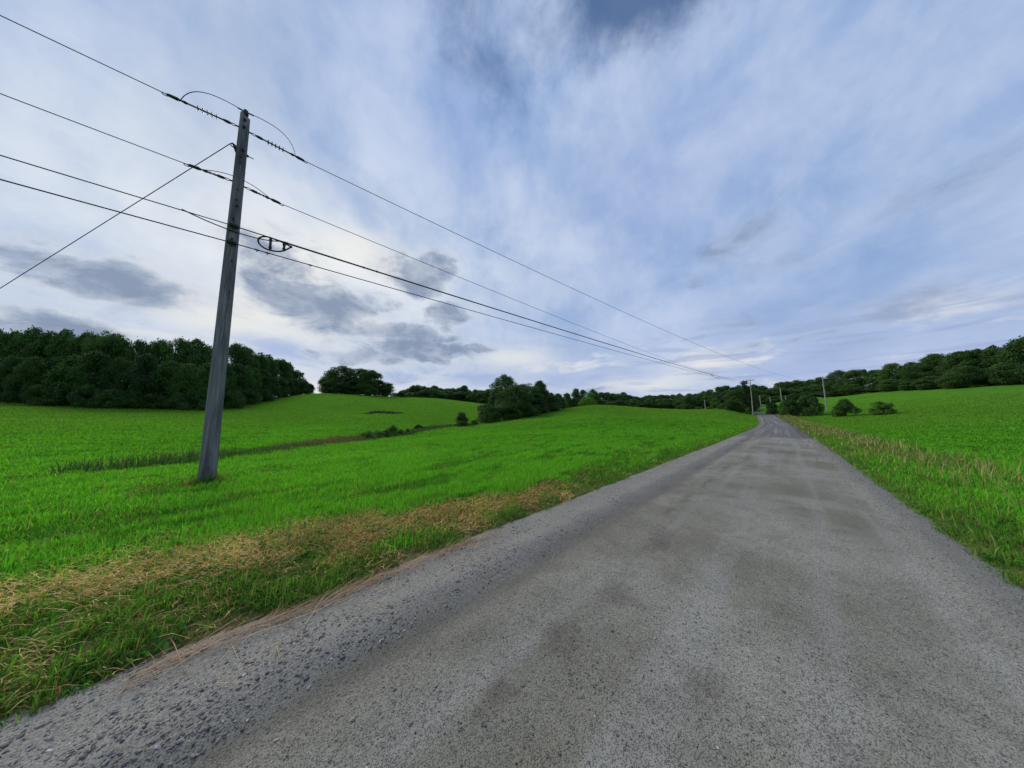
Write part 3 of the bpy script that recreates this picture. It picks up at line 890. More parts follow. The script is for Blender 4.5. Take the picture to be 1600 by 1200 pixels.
def lobes_crown(rng, n_lobes, n_leaf, z0, z1, rad, leaf, shape='round', lobe=(0.22, 0.42), jitter=0.10, base=(0.026, 0.062, 0.016), lite=(0.072, 0.150, 0.028)):
    """a crown of many leaf-sized faces on overlapping lobes; unit height 1; returns verts, faces, tint, lobe centres"""
    cs, rs_ = [], []
    for i in range(n_lobes):
        t_ = rng.random() ** 0.85
        lr = rad * rng.uniform(*lobe) * (1.15 - 0.35 * t_)
        zlo, zhi = z0 + lr * 0.5, z1 - lr * 0.85
        zz = zlo + (zhi - zlo) * t_
        dome = lambda c_: 1.0 if t_ < c_ else math.sqrt(max(0.02, 1 - ((t_ - c_) / (1.02 - c_)) ** 2))
        if shape == 'round': env = rad * dome(0.42) * (0.72 + 0.28 * min(1, t_ / 0.42))
        elif shape == 'cone': env = rad * (1.04 - 0.94 * t_)
        elif shape == 'vase': env = rad * dome(0.60) * (0.50 + 0.50 * min(1, t_ / 0.60))
        elif shape == 'column': env = rad * dome(0.55) * 0.95
        else: env = rad * dome(0.5)
        rr = max(0.0, env - lr * 0.70) * math.sqrt(rng.uniform(0.15, 1))
        a = rng.uniform(0, 6.283)
        cs.append((rr * math.cos(a), rr * math.sin(a), zz)); rs_.append(lr)
    cs, rs_ = np.array(cs), np.array(rs_)
    k = rng.choice(n_lobes, n_leaf, p=rs_ ** 2 / (rs_ ** 2).sum())
    D = rng.normal(0, 1, (n_leaf, 3)); D[:, 2] += 0.25
    D /= np.linalg.norm(D, axis=1)[:, None]
    rr = rs_[k] * (rng.uniform(0.35, 1.0, n_leaf) ** 0.45) * (1 + rng.normal(0, jitter, n_leaf))
    P = cs[k] + D * rr[:, None] * np.array([1.06, 1.06, 0.92])
    sprig = rng.random(n_leaf) < 0.06
    P[sprig] += D[sprig] * rs_[k][sprig, None] * rng.uniform(0.1, 0.45, (sprig.sum(), 1))
    P[:, 2] = np.maximum(P[:, 2], 0.01)
    N = D + rng.normal(0, 0.55, (n_leaf, 3))
    lob_t = rng.random(n_lobes)[k]
    tint = mixc(base, lite, np.clip(0.55 * lob_t + rng.normal(0.2, 0.22, n_leaf), 0, 1))
    V, F, T = leaf_quads(P, N, leaf * rng.uniform(0.6, 1.35, n_leaf), tint)
    return V, F, T, cs


def trunk_mb(rng, cs, z_top, r0, n_limb=9, lean=0.02):
    mb = MB()
    zz = np.linspace(-0.03, z_top, 8)
    off = np.cumsum(rng.normal(0, lean * 0.35, (8, 2)), axis=0); off -= off[0]
    pts = np.stack([off[:, 0], off[:, 1], zz], 1)
    mb.tube(pts, r0 * (1 - 0.78 * np.linspace(0, 1, 8)) * np.where(np.arange(8) == 0, 1.35, 1), 7)
    for c_ in cs[np.argsort(rng.random(len(cs)))[:n_limb]]:
        zb = max(0.08, min(z_top * 0.9, c_[2] * rng.uniform(0.45, 0.75)))
        o = np.array([np.interp(zb, zz, pts[:, 0]), np.interp(zb, zz, pts[:, 1]), zb])
        mid_ = (o + c_) / 2 + np.array([0, 0, -0.01])
        mb.tube(np.array([o, mid_, c_]), [r0 * 0.42, r0 * 0.28, r0 * 0.1], 5)
    return mb


def tree_proto(name, seed, n_lobes, n_leaf, z0, z1, rad, leaf, shape='round', r0=0.02, mat=None, stem='trunk', n_limb=10, **kw):
    """builds one tree at the origin (unit height); kept unlinked as data for the copies"""
    rng = np.random.default_rng(seed)
    V, F, T, cs = lobes_crown(rng, n_lobes, n_leaf, z0, z1, rad, leaf, shape, **kw)
    cr = mesh_obj('crown', V, F, mat or MAT_TREE, None, False, link=False)
    add_color(cr, 'tint', T)
    mb = trunk_mb(rng, cs, z1 * 0.82, r0, n_limb)
    f = [np.vstack(mb.f4), np.vstack(mb.f3)]
    tr = mesh_obj(stem, np.vstack(mb.v), f, MAT_BARK, None, True, link=False)
    return dict(name=name, crown=cr, trunk=tr, rad=rad)


def pine_proto(name, seed, n_leaf=3800):
    rng = np.random.default_rng(seed)
    P, N, K = [], [], []
    cs = []
    lv = np.linspace(0.22, 0.97, 15)
    for zl in lv:
        n_b = rng.integers(4, 7)
        for i in range(n_b):
            a = rng.uniform(0, 6.283); L = (0.27 * (1.03 - zl) ** 0.7 + 0.02) * rng.uniform(0.55, 1.25)
            q_ = n_leaf // (15 * 5)
            tt = rng.uniform(0.2, 1, q_)
            cx_ = np.stack([np.cos(a) * L * tt, np.sin(a) * L * tt, zl + 0.05 * tt * L / 0.2 - 0.02 + 0 * tt], 1)
            P.append(cx_ + rng.normal(0, 1, (q_, 3)) * np.array([0.030, 0.030, 0.014])); N.append(rng.normal(0, 0.5, (q_, 3)) + (0, 0, 1)); K.append(np.full(q_, rng.random()))
            cs.append((math.cos(a) * L * 0.8, math.sin(a) * L * 0.8, zl))
    P, N, K = np.vstack(P), np.vstack(N), np.concatenate(K)
    T = mixc((0.020, 0.048, 0.020), (0.045, 0.096, 0.030), np.clip(K * 0.6 + rng.normal(0.2, 0.2, len(P)), 0, 1))
    V, F, T = leaf_quads(P, N, 0.021 * rng.uniform(0.6, 1.3, len(P)), T, 0.4)
    cr = mesh_obj('crown', V, F, MAT_TREE, None, False, link=False); add_color(cr, 'tint', T)
    mb = trunk_mb(rng, np.array(cs), 0.93, 0.014, 30, 0.005)
    tr = mesh_obj('trunk', np.vstack(mb.v), [np.vstack(mb.f4), np.vstack(mb.f3)], MAT_BARK, None, True, link=False)
    return dict(name=name, crown=cr, trunk=tr, rad=0.27)


LIGHTER = dict(base=(0.050, 0.115, 0.018), lite=(0.11, 0.24, 0.030))
PROTO = {
    'round1': tree_proto('broadleaf_tree', 1, 44, 12000, 0.06, 1.0, 0.40, 0.018),
    'round2': tree_proto('broadleaf_tree', 2, 52, 13000, 0.04, 1.0, 0.46, 0.018),
    'round3': tree_proto('broadleaf_tree', 3, 40, 12000, 0.03, 1.0, 0.36, 0.018, lobe=(0.26, 0.46)),
    'vase1': tree_proto('broadleaf_tree', 4, 48, 12000, 0.06, 1.0, 0.42, 0.018, 'vase', lobe=(0.22, 0.38)),
    'vase2': tree_proto('broadleaf_tree', 5, 42, 12000, 0.04, 1.0, 0.38, 0.018, 'vase', lobe=(0.22, 0.42)),
    'column1': tree_proto('broadleaf_tree', 6, 34, 8000, 0.05, 1.0, 0.30, 0.017, 'column', lobe=(0.3, 0.5)),
    'column2': tree_proto('broadleaf_tree', 7, 28, 7500, 0.08, 1.0, 0.27, 0.017, 'column', lobe=(0.3, 0.55)),
    'pine1': pine_proto('pine_tree', 8),
    'pine2': pine_proto('pine_tree', 9),
    'light': tree_proto('broadleaf_tree', 10, 30, 8500, 0.04, 1.0, 0.44, 0.017, **LIGHTER),
    'big': tree_proto('broadleaf_tree', 11, 76, 30000, 0.03, 1.0, 0.46, 0.0115, lobe=(0.18, 0.36)),
    'big2': tree_proto('broadleaf_tree', 12, 70, 26000, 0.04, 1.0, 0.38, 0.0115, 'vase', lobe=(0.2, 0.38)),
    'big3': tree_proto('broadleaf_tree', 15, 66, 24000, 0.03, 1.0, 0.34, 0.0115, 'column', lobe=(0.26, 0.44)),
    'bush1': tree_proto('bush', 13, 22, 9000, 0.02, 1.0, 0.62, 0.026, 'round', 0.02, MAT_BUSH, 'stem', 12),
    'bush2': tree_proto('bush', 14, 20, 8500, 0.02, 1.0, 0.50, 0.026, 'cone', 0.02, MAT_BUSH, 'stem', 12, lobe=(0.26, 0.46)),
    'bushlight': tree_proto('bush', 16, 22, 8500, 0.02, 1.0, 0.62, 0.026, 'round', 0.02, MAT_BUSH, 'stem', 12, **LIGHTER),
}
UNIT_H = {k: (np.array([v.co.z for v in p['crown'].data.vertices]).max()) for k, p in PROTO.items()}
UNIT_R = {}
for k, p in PROTO.items():
    co = np.array([v.co[:] for v in p['crown'].data.vertices])
    UNIT_R[k] = np.percentile(np.hypot(co[:, 0], co[:, 1]), 97)


def plant(kind, X, Y, height, width, label, cat, group=None, sink=0.15, rz=None):
    p = PROTO[kind]
    z = lz(X, Y) - sink
    root = empty(p['name'], (X, Y, z), RNG.uniform(0, 6.283) if rz is None else rz)
    sz = (height + sink) / UNIT_H[kind]
    sx_ = width / (2 * UNIT_R[kind])
    root.scale = (sx_, sx_, sz)
    for part in ('trunk', 'crown'):
        c_ = p[part].copy(); COL.objects.link(c_); c_.parent = root
    tag(root, label, cat, group)
    return root


def plant_px(kind, x, ytop, Y, wpx, label, cat, group=None, **kw):
    """plant standing Y metres ahead on the bearing of picture column x, reaching up to row ytop"""
    top = world_pt(x, ytop, Y)
    zb = lz(top[0], Y)
    k = math.hypot(1, (x - 800) / FPX)
    return plant(kind, top[0], Y, max(1.0, top[2] - zb), wpx * Y / FPX / k * 1.0, label, cat, group, **kw)


ORD = ['first', 'second', 'third', 'fourth', 'fifth', 'sixth', 'seventh', 'eighth', 'ninth', 'tenth', 'eleventh', 'twelfth', 'thirteenth', 'fourteenth', 'fifteenth',
       'sixteenth', 'seventeenth', 'eighteenth', 'nineteenth', 'twentieth', 'twenty-first', 'twenty-second', 'twenty-third', 'twenty-fourth', 'twenty-fifth',
       'twenty-sixth', 'twenty-seventh', 'twenty-eighth', 'twenty-ninth', 'thirtieth', 'thirty-first', 'thirty-second', 'thirty-third', 'thirty-fourth', 'thirty-fifth']


def row(x0, x1, step, tops, Ys, kinds, wpx, phrase, group, jit=3.0, skip=()):
    """a row of trees from column x0 to x1; tops / Ys / wpx are interpolation tables over x"""
    x = x0; i = 0
    while x <= x1:
        st = step(x) if callable(step) else step
        if not any(a <= x <= b for a, b in skip):
            tx, ty = zip(*tops); yx, yy = zip(*Ys); wx2, wy2 = zip(*wpx)
            k = kinds[int(RNG.integers(len(kinds)))]
            top = np.interp(x, tx, ty) + RNG.normal(0, jit)
            wd = np.interp(x, wx2, wy2) * RNG.uniform(0.85, 1.25)
            look = {'pine1': 'dark pine', 'pine2': 'dark pine', 'column1': 'narrow dark green tree', 'column2': 'narrow dark green tree', 'light': 'paler green tree', 'big3': 'narrow dense tree',
                    'vase1': 'spreading dark green tree', 'vase2': 'spreading dark green tree', 'big2': 'spreading dense tree', 'big': 'broad dense tree'}.get(k, 'rounded dark green tree')
            plant_px(k, x + RNG.normal(0, st * 0.12), top, np.interp(x, yx, yy) * RNG.uniform(0.98, 1.03), wd, f'{look}, {ORD[i]} from the left {phrase}', 'tree', group)
            i += 1
        x += st * RNG.uniform(0.8, 1.2)


# wood along the left edge of the far field: front row down to the grass, taller row behind
LW_Y = [(-60, 60), (150, 60), (300, 66), (350, 71), (400, 88), (440, 107), (480, 124), (510, 132)]
row(-50, 335, 34, [(-60, 545), (150, 553), (350, 566)], LW_Y, ['big', 'big3', 'round2', 'round3'], [(-60, 72), (350, 62)], 'in the front of the left wood', 'front row of the left wood', 5)
row(352, 486, lambda x: 17 - (x - 350) * 0.06, [(350, 560), (400, 574), (440, 586), (470, 592), (500, 599)], LW_Y, ['big', 'big3', 'round3', 'column1'], [(350, 46), (440, 30), (500, 20)],
    'along the sloping wood edge', 'sloping edge of the left wood', 3)
row(-40, 476, lambda x: 28 if x < 350 else 20 - (x - 350) * 0.06, [(-60, 505), (200, 520), (330, 531), (372, 536), (400, 544), (440, 559), (470, 575), (495, 592)],
    [(a, b + 9) for a, b in LW_Y], ['vase1', 'round1', 'round2', 'big2', 'vase2'], [(-60, 80), (350, 54), (440, 36), (500, 20)], 'at the back of the left wood', 'back row of the left wood', 3)
row(-50, 480, lambda x: 38 if x < 350 else 26 - (x - 350) * 0.07, [(-60, 600), (350, 610), (400, 606), (440, 604), (480, 605)], [(a, b - 2.5) for a, b in LW_Y], ['bush1', 'bush1', 'bush2'],
    [(-60, 66), (350, 46), (440, 30), (500, 20)], 'under the left wood', 'undergrowth trees of the left wood', 4)

# the clump on the hilltop
CL = 'hilltop clump trees'
for (kd, x, yt, Y, wd, lab) in (
        ('round2', 517, 580, 130, 38, 'low round tree at the left end of the hilltop clump'),
        ('big', 535, 570, 128, 56, 'tallest broad tree in the middle of the hilltop clump'),
        ('big2', 560, 575, 128, 50, 'dense tree right of the tallest in the hilltop clump'),
        ('vase1', 580, 577, 127, 40, 'flat-topped spreading tree at the right of the hilltop clump'),
        ('round3', 548, 588, 124, 44, 'lower dark tree at the front of the hilltop clump'),
        ('round1', 523, 590, 124, 34, 'small dark tree at the front left of the hilltop clump'),
        ('round2', 574, 592, 124, 36, 'small dark tree at the front right of the hilltop clump'),
        ('column2', 594, 593, 131, 20, 'slim tree just right of the hilltop clump'),
        ('vase2', 603, 597, 132, 20, 'slim loose tree second to the right of the hilltop clump'),
        ('pine1', 611, 599, 134, 16, 'small pine at the right tip of the hilltop clump')):
    plant_px(kd, x, yt, Y, wd, lab, 'tree', CL)
for (x, yt, wd, lab) in ((512, 603, 24, 'dark bush at the left foot of the hilltop clump'), (532, 603, 34, 'dark bush at the left middle foot of the hilltop clump'), (556, 604, 34, 'dark bush at the right middle foot of the hilltop clump'), (580, 605, 28, 'dark bush at the right foot of the hilltop clump'),
                         (600, 610, 20, 'low green bush under the slim hilltop trees'), (628, 611, 16, 'low bush in the gap on the hill brow')):
    plant_px('bush1', x, yt, 122 if x < 590 else 132, wd, lab, 'bush', 'bushes under the hilltop clump')

# far tree line behind the brow
row(632, 790, 8.5, [(632, 609), (648, 602), (680, 603), (700, 607), (720, 605), (770, 607)], [(600, 205), (800, 205)], ['round1', 'round3', 'column1', 'vase1', 'round2'], [(600, 22), (800, 22)],
    'far behind the hill brow', 'far tree line behind the hill brow', 1.6)
row(622, 790, 10, [(620, 613), (660, 609), (770, 612)], [(600, 190), (800, 185)], ['round2', 'round1', 'column1'], [(600, 22), (800, 22)], 'lower down behind the hill brow', 'lower far trees behind the hill brow', 1.5)

# hedgerow clump in the middle
MC = 'clump of trees between the two fields'
for (kd, x, yt, Y, wd, lab) in (
        ('big', 788, 583, 86, 46, 'tallest round-topped tree of the middle clump'),
        ('big', 805, 600, 76, 62, 'broad dense tree in front of the tallest one in the middle clump'),
        ('big3', 842, 592, 88, 30, 'narrow upright tree at the right of the middle clump'),
        ('big2', 824, 598, 84, 40, 'tree filling between the broad and the upright tree in the middle clump'),
        ('round2', 858, 612, 92, 28, 'smaller tree right of the upright tree of the middle clump'),
        ('round1', 872, 614, 98, 20, 'last small tree at the right tail of the middle clump'),
        ('round3', 834, 612, 82, 38, 'low dark tree under the upright tree of the middle clump'),
        ('big3', 776, 606, 82, 28, 'dark tree at the left shoulder of the middle clump')):
    plant_px(kd, x, yt, Y, wd, lab, 'tree', MC)
for (kd, x, yt, Y, wd, lab) in (
        ('bush2', 722, 643, 64, 27, 'lone dark green bush left of the middle clump'),
        ('bush1', 760, 630, 70, 40, 'large round bush at the left foot of the middle clump'),
        ('bush1', 782, 632, 71, 34, 'dark bush right of the large round bush'),
        ('bush1', 800, 632, 72, 34, 'dark bush under the broad dense tree'),
        ('bush1', 825, 634, 76, 36, 'dark bush at the right foot of the middle clump'),
        ('bush2', 848, 630, 84, 28, 'low bush trailing to the right of the middle clump'),
        ('bush1', 866, 628, 90, 26, 'low bush at the far right tail of the middle clump'),
        ('bushlight', 880, 627, 100, 18, 'small yellow-green bush beside the tail of the middle clump'),
        ('bushlight', 741, 655, 66, 12, 'tiny pale bush between the lone bush and the large bush')):
    plant_px(kd, x, yt, Y, wd, lab, 'bush', 'bushes at the foot of the middle clump')

# tree line behind the brow of the near field
for (kd, x, yt, Y, wd, lab) in (
        ('round3', 886, 612, 150, 18, 'small dark tree left of the bright green tree on the near brow'),
        ('column1', 899, 606, 150, 20, 'upright tree just left of the bright green tree on the near brow'),
        ('light', 919, 612, 140, 32, 'bright green round tree standing on the near brow'),
        ('column2', 911, 608, 152, 16, 'narrow tree behind the bright green tree'),
        ('round1', 926, 607, 155, 20, 'dark tree just behind the bright green tree')):
    plant_px(kd, x, yt, Y, wd, lab, 'tree', 'trees around the bright green tree')
row(940, 1066, 8.5, [(935, 612), (960, 617), (988, 614), (1000, 619), (1035, 616), (1060, 615)], [(930, 190), (1066, 190)], ['round1', 'column1', 'column2', 'round3', 'vase1'],
    [(930, 22), (1066, 22)], 'far behind the near brow', 'far tree line behind the near brow', 1.6)
row(890, 1066, 10, [(890, 624), (960, 624), (1060, 623)], [(890, 160), (1066, 165)], ['round2', 'round3', 'round1'], [(890, 22), (1066, 22)], 'lower down behind the near brow', 'lower trees behind the near brow', 1.5)

# wooded hill on the right
row(1068, 1175, 11, [(1066, 612), (1090, 612), (1105, 608), (1130, 603), (1150, 601), (1175, 600)], [(1060, 150), (1175, 150)], ['round1', 'round2', 'round3', 'column1', 'column2', 'vase1'],
    [(1060, 24), (1180, 26)], 'on the skyline left of the crossarm pole', 'skyline trees left of the far pole', 1.6)
row(1064, 1150, 13, [(1060, 619), (1100, 617), (1130, 614), (1150, 612)], [(1060, 132), (1150, 132)], ['round2', 'round3', 'round1'], [(1060, 26), (1150, 28)], 'in the wood behind the pale pole', 'wood behind the pale pole', 1.5)
for (kd, x, yt, Y, wd, lab) in (
        ('pine1', 1163, 594, 96, 26, 'ragged pine just left of the far pole top'),
        ('big', 1150, 607, 100, 42, 'large dark tree left of the foot of the far pole'),
        ('big', 1166, 602, 103, 34, 'dark tree close behind the far pole'),
        ('light', 1117, 621, 112, 18, 'small round yellow-green tree at the field end'),
        ('round2', 1076, 616, 122, 26, 'rounded tree at the left end of the wood by the field end'),
        ('round3', 1090, 617, 126, 22, 'rounded tree second at the left end of the wood by the field end')):
    plant_px(kd, x, yt, Y, wd, lab, 'tree', 'trees around the end of the near field')
for (kd, x, yt, Y, wd, lab) in (
        ('bush1', 1140, 624, 97, 26, 'dark bush under the large dark tree by the far pole'), ('bush1', 1156, 622, 97, 28, 'black-green bush left of the far pole foot'),
        ('bush1', 1128, 630, 106, 18, 'bush right of the yellow-green tree at the field end'), ('bushlight', 1092, 635, 108, 14, 'pale green shrub left of the pale pole'),
        ('bushlight', 1108, 635, 108, 13, 'pale green shrub right of the pale pole'), ('bush1', 1072, 631, 118, 20, 'dark bush at the left end of the field-end wood'),
        ('bushlight', 1168, 636, 93, 10, 'greyish green shrub at the foot of the far pole'),
        ('bush1', 1185.5, 631, 150, 7, 'small dark round bush beside the upper road')):
    plant_px(kd, x, yt, Y, wd, lab, 'bush', 'bushes at the field end')
row(1178, 1300, 13, [(1175, 600), (1195, 602), (1205, 604), (1212, 599), (1225, 595), (1250, 595), (1300, 588)], [(1175, 185), (1210, 195), (1300, 200)], ['round1', 'round2', 'round3', 'vase1', 'column1'],
    [(1175, 30), (1300, 36)], 'on the skyline right of the crossarm pole', 'skyline trees right of the far pole', 1.5)
row(1176, 1300, 14, [(1175, 609), (1230, 606), (1300, 600)], [(1175, 172), (1300, 176)], ['round2', 'round3', 'round1', 'vase2'], [(1175, 30), (1300, 34)], 'amid the wood above the upper road', 'wood above the upper road', 1.5)
row(1178, 1300, 16, [(1175, 618), (1230, 616), (1300, 612)], [(1175, 162), (1300, 160)], ['round3', 'round2', 'round1'], [(1175, 28), (1300, 30)], 'lowest above the upper road', 'lowest row above the upper road', 1.5)
row(1312, 1650, 26, [(1300, 585), (1400, 566), (1500, 545), (1650, 520)], [(1300, 170), (1400, 135), (1500, 110), (1650, 95)], ['round1', 'round2', 'big', 'vase1', 'big3'],
    [(1300, 40), (1400, 52), (1650, 80)], 'atop the wooded rise on the right', 'trees on the wooded rise', 4)
row(1306, 1650, 30, [(1300, 606), (1400, 592), (1500, 578), (1650, 560)], [(1300, 150), (1400, 118), (1500, 97), (1650, 84)], ['round3', 'round2', 'bush1', 'big'],
    [(1300, 40), (1400, 52), (1650, 76)], 'along the wooded rise foot', 'trees at the foot of the rise', 4)
for (kd, x, yt, Y, wd, lab) in (
        ('bush1', 1205, 628, 92, 26, 'round green bush on the bank, left of the big roadside bush'),
        ('bush1', 1232, 622, 80, 42, 'big dark roadside bush on the right verge'),
        ('bush1', 1262, 616, 76, 50, 'big roadside bush right of the dark one'),
        ('bush2', 1318, 622, 66, 48, 'pointed green bush farther right along the verge'),
        ('bushlight', 1376, 626, 60, 44, 'pale green bush on the right bank')):
    plant_px(kd, x, yt, Y, wd, lab, 'bush', 'bushes on the right roadside')

# ------------------------------------------------------------------ weeds: in the ditch, on the far brow, on the right verge
DITCH = np.array([world_pt(*p_)[:2] for p_ in ((120, 742, 9.5), (240, 730, 11.5), (350, 712, 14), (440, 702, 18.5), (500, 696, 23), (560, 688, 29), (640, 677, 45), (700, 667, 62), (745, 661, 68))])
_ds = np.concatenate([[0], np.cumsum(np.linalg.norm(np.diff(DITCH, axis=0), axis=1))])
small = MAT_BUSH
for (x, yt, Y, wd, kd, lab) in ((574, 676, 30, 24, 'bushlight', 'low leafy shrub at the left of the ditch shrub row'), (590, 674, 33, 24, 'bushlight', 'rounded leafy shrub, second in the ditch shrub row'),
                                (613, 663, 37, 17, 'bushlight', 'tallest upright shrub in the ditch shrub row'), (603, 676, 34, 16, 'bush1', 'low shrub beside the tallest ditch shrub'),
                                (637, 669, 43, 9, 'bush2', 'small round shrub right of the tallest ditch shrub'), (625, 675, 40, 12, 'bushlight', 'pale low shrub between the two upright ditch shrubs'),
                                (654, 672, 50, 14, 'bush1', 'tiny dark shrub at the right end of the ditch shrub row')):
    plant_px(kd, x, yt, Y, wd, lab, 'shrub', 'shrubs in the ditch')


def weed_strip(S, W, n, hfun, colfun, line, arc):
    s_ = RNG.uniform(S[0], S[1], n)
    x_ = np.interp(s_, arc, line[:, 0]); y_ = np.interp(s_, arc, line[:, 1])
    dxs = np.interp(s_ + 0.5, arc, line[:, 0]) - x_; dys = np.interp(s_ + 0.5, arc, line[:, 1]) - y_
    l_ = np.hypot(dxs, dys) + 1e-6
    o_ = RNG.normal(0, W, n)
    x_ = x_ - dys / l_ * o_; y_ = y_ + dxs / l_ * o_
    r_ = np.hypot(x_, y_)
    g_ = fnoise(x_ * 0.9, y_ * 0.9, 91)
    kp = RNG.random(n) < 0.2 + 1.2 * smooth(g_, 0.35, 0.6)
    s_, x_, y_, r_, o_ = s_[kp], x_[kp], y_[kp], r_[kp], o_[kp]
    h_ = hfun(s_, o_) * RNG.uniform(0.5, 1.3, len(s_))
    return blades(x_, y_, land_z(x_, y_), h_, np.maximum(0.012, 0.0016 * r_) * RNG.uniform(0.7, 1.5, len(s_)), colfun(s_), np.abs(RNG.normal(0.18, 0.15, len(s_))), RNG.uniform(0, 6.283, len(s_)))


s_at = lambda i: _ds[i]


def ditch_col(s_):
    brown = np.exp(-((s_ - (s_at(4) + 1)) / 5.0) ** 2) * 0.9
    k = np.clip(brown * 0.8 + RNG.normal(0, 0.22, len(s_)), 0, 1)
    g_ = mixc((0.035, 0.095, 0.016), (0.085, 0.19, 0.03), RNG.random(len(s_)))
    return mixc((1, 1, 1), (1, 1, 1), k) * (g_ * (1 - k)[:, None] + np.array((0.24, 0.16, 0.065)) * k[:, None])


wparts = [weed_strip((0, _ds[-1]), 0.9, 15000, lambda s_, o_: (0.42 * np.exp(-(o_ / 1.4) ** 2) + 0.10) * (0.45 + 1.1 * fnoise(s_ * 0.55, s_ * 0, 95)), ditch_col, DITCH, _ds)]
weeds = blade_obj('weeds', wparts, MAT_STRAW)
tag(weeds, 'tall green and brown weeds growing along the ditch between the fields', 'weeds', kind='stuff')
# dark rushy patch on the far field
RUSH = np.array([world_pt(*p_)[:2] for p_ in ((568, 646, 70), (584, 645, 75), (600, 643, 77), (614, 643, 75), (630, 641, 80))])
_rsx = np.concatenate([[0], np.cumsum(np.linalg.norm(np.diff(RUSH, axis=0), axis=1))])
rush = blade_obj('rushes', [weed_strip((0, _rsx[-1]), 0.9, 2600, lambda s_, o_: 0.85 * np.exp(-(o_ / 0.9) ** 2) * np.sin(np.clip(s_ / _rsx[-1], 0, 1) * 3.14) ** 0.7 + 0.03, lambda s_: mixc((0.03, 0.06, 0.018), (0.10, 0.12, 0.045), RNG.random(len(s_))), RUSH, _rsx)], MAT_STRAW)
tag(rush, 'dark patch of rushes alone in the far field below the hilltop clump', 'rushes', kind='stuff')
# tawny growth on the right verge
ss = np.linspace(2, 150, 80)
RV = np.stack([np.interp(ss, ROAD_S, ROAD[:, 0]) - np.interp(ss, ROAD_S, ROAD_N[:, 0]) * (ROAD_HALF + 1.5), np.interp(ss, ROAD_S, ROAD[:, 1]) - np.interp(ss, ROAD_S, ROAD_N[:, 1]) * (ROAD_HALF + 1.5)], 1)
tawny = blade_obj('tall_grass', [weed_strip((2, 145), 0.75, 15000, lambda s_, o_: 0.24 + 0.22 * np.exp(-((o_ + 0.7) / 0.9) ** 2) + 0 * s_,
                                            lambda s_: mixc((0.08, 0.17, 0.025), (0.36, 0.31, 0.10), np.clip(RNG.normal(0.45, 0.3, len(s_)), 0, 1)), RV, ss)], MAT_STRAW)
tag(tawny, 'tawny uncut grass growing along the right verge of the road', 'tall grass', kind='stuff')

# ------------------------------------------------------------------ near pole
top = world_pt(383.5, 180, 6.5); lowp = world_pt(363.4, 370, 6.5)
foot = top + (lowp - top) * (top[2] + 0.0) / (top[2] - lowp[2])
foot[2] = lz(foot[0], foot[1])
axis = (top - foot) / np.linalg.norm(top - foot)
PH = np.linalg.norm(top - foot)
pole = empty('utility_pole', foot)
tag(pole, 'tall weathered grey wooden utility pole close by in the field', 'utility pole', 'utility poles along the road')


def on_pole(z):                      # point on the pole axis at world height z, in the pole's own space
    return axis * ((z - foot[2]) / axis[2])


mb = MB()
kz = np.linspace(-0.6, PH, 26)
R0, R1 = 0.150, 0.101
pr = lambda l_: R0 + (R1 - R0) * np.clip(l_ / PH, 0, 1)
mb.tube([axis * k_ for k_ in kz] , [pr(k_) for k_ in kz], 24)
post = mb.build('post', MAT_POLE, pole)
# sloping saw cut at the very top: pull the rim down on the right-hand side
for v_ in post.data.vertices:
    if v_.co.z > PH - 0.25:
        off = (Vector(v_.co) - Vector(axis) * v_.co.z).x
        if off > 0.03: v_.co.z -= (off - 0.03) * 2.2

ENDS = [world_pt(1285, 592, 80), world_pt(1171, 594, 88), world_pt(1171, 598.5, 88), world_pt(1172, 600.5, 88)]
ATT_Z = [world_pt(391, 203, 6.5)[2], world_pt(381, 288, 6.5)[2], world_pt(366, 357, 6.5)[2], world_pt(362, 383, 6.5)[2]]
SAGS = [2.5, 1.5, 0.55, 0.45]
BACK = np.array([-1.0, -0.86, 0.0]); BACK /= np.linalg.norm(BACK)
FWD = np.array([ENDS[1][0] - foot[0], ENDS[1][1] - foot[1], 0]); FWD /= np.linalg.norm(FWD)


def span(A, B, sag, n=240, bias=1.6):
    tt = np.linspace(0, 1, n)[:, None] ** bias
    p_ = A + (B - A) * tt
    p_[:, 2] -= (4 * sag * tt * (1 - tt))[:, 0]
    return p_


# pin insulator on the pole top with its tied jumpers
mb = MB()
tl = axis * PH
mb.tube([tl + (0, 0, -0.22), tl + (0, 0, 0.04)], 0.028, 8)
mb.build('pin_bracket', MAT_DARKST, pole)
mb = MB()
mb.tube([tl + (0, 0, 0.0), tl + (0, 0, 0.03), tl + (0, 0, 0.035), tl + (0, 0, 0.08), tl + (0, 0, 0.085), tl + (0, 0, 0.12), tl + (0, 0, 0.14), tl + (0, 0, 0.165)],
        [0.052, 0.066, 0.045, 0.062, 0.036, 0.034, 0.046, 0.02], 14)
mb.build('pin_insulator', MAT_DARKST, pole)


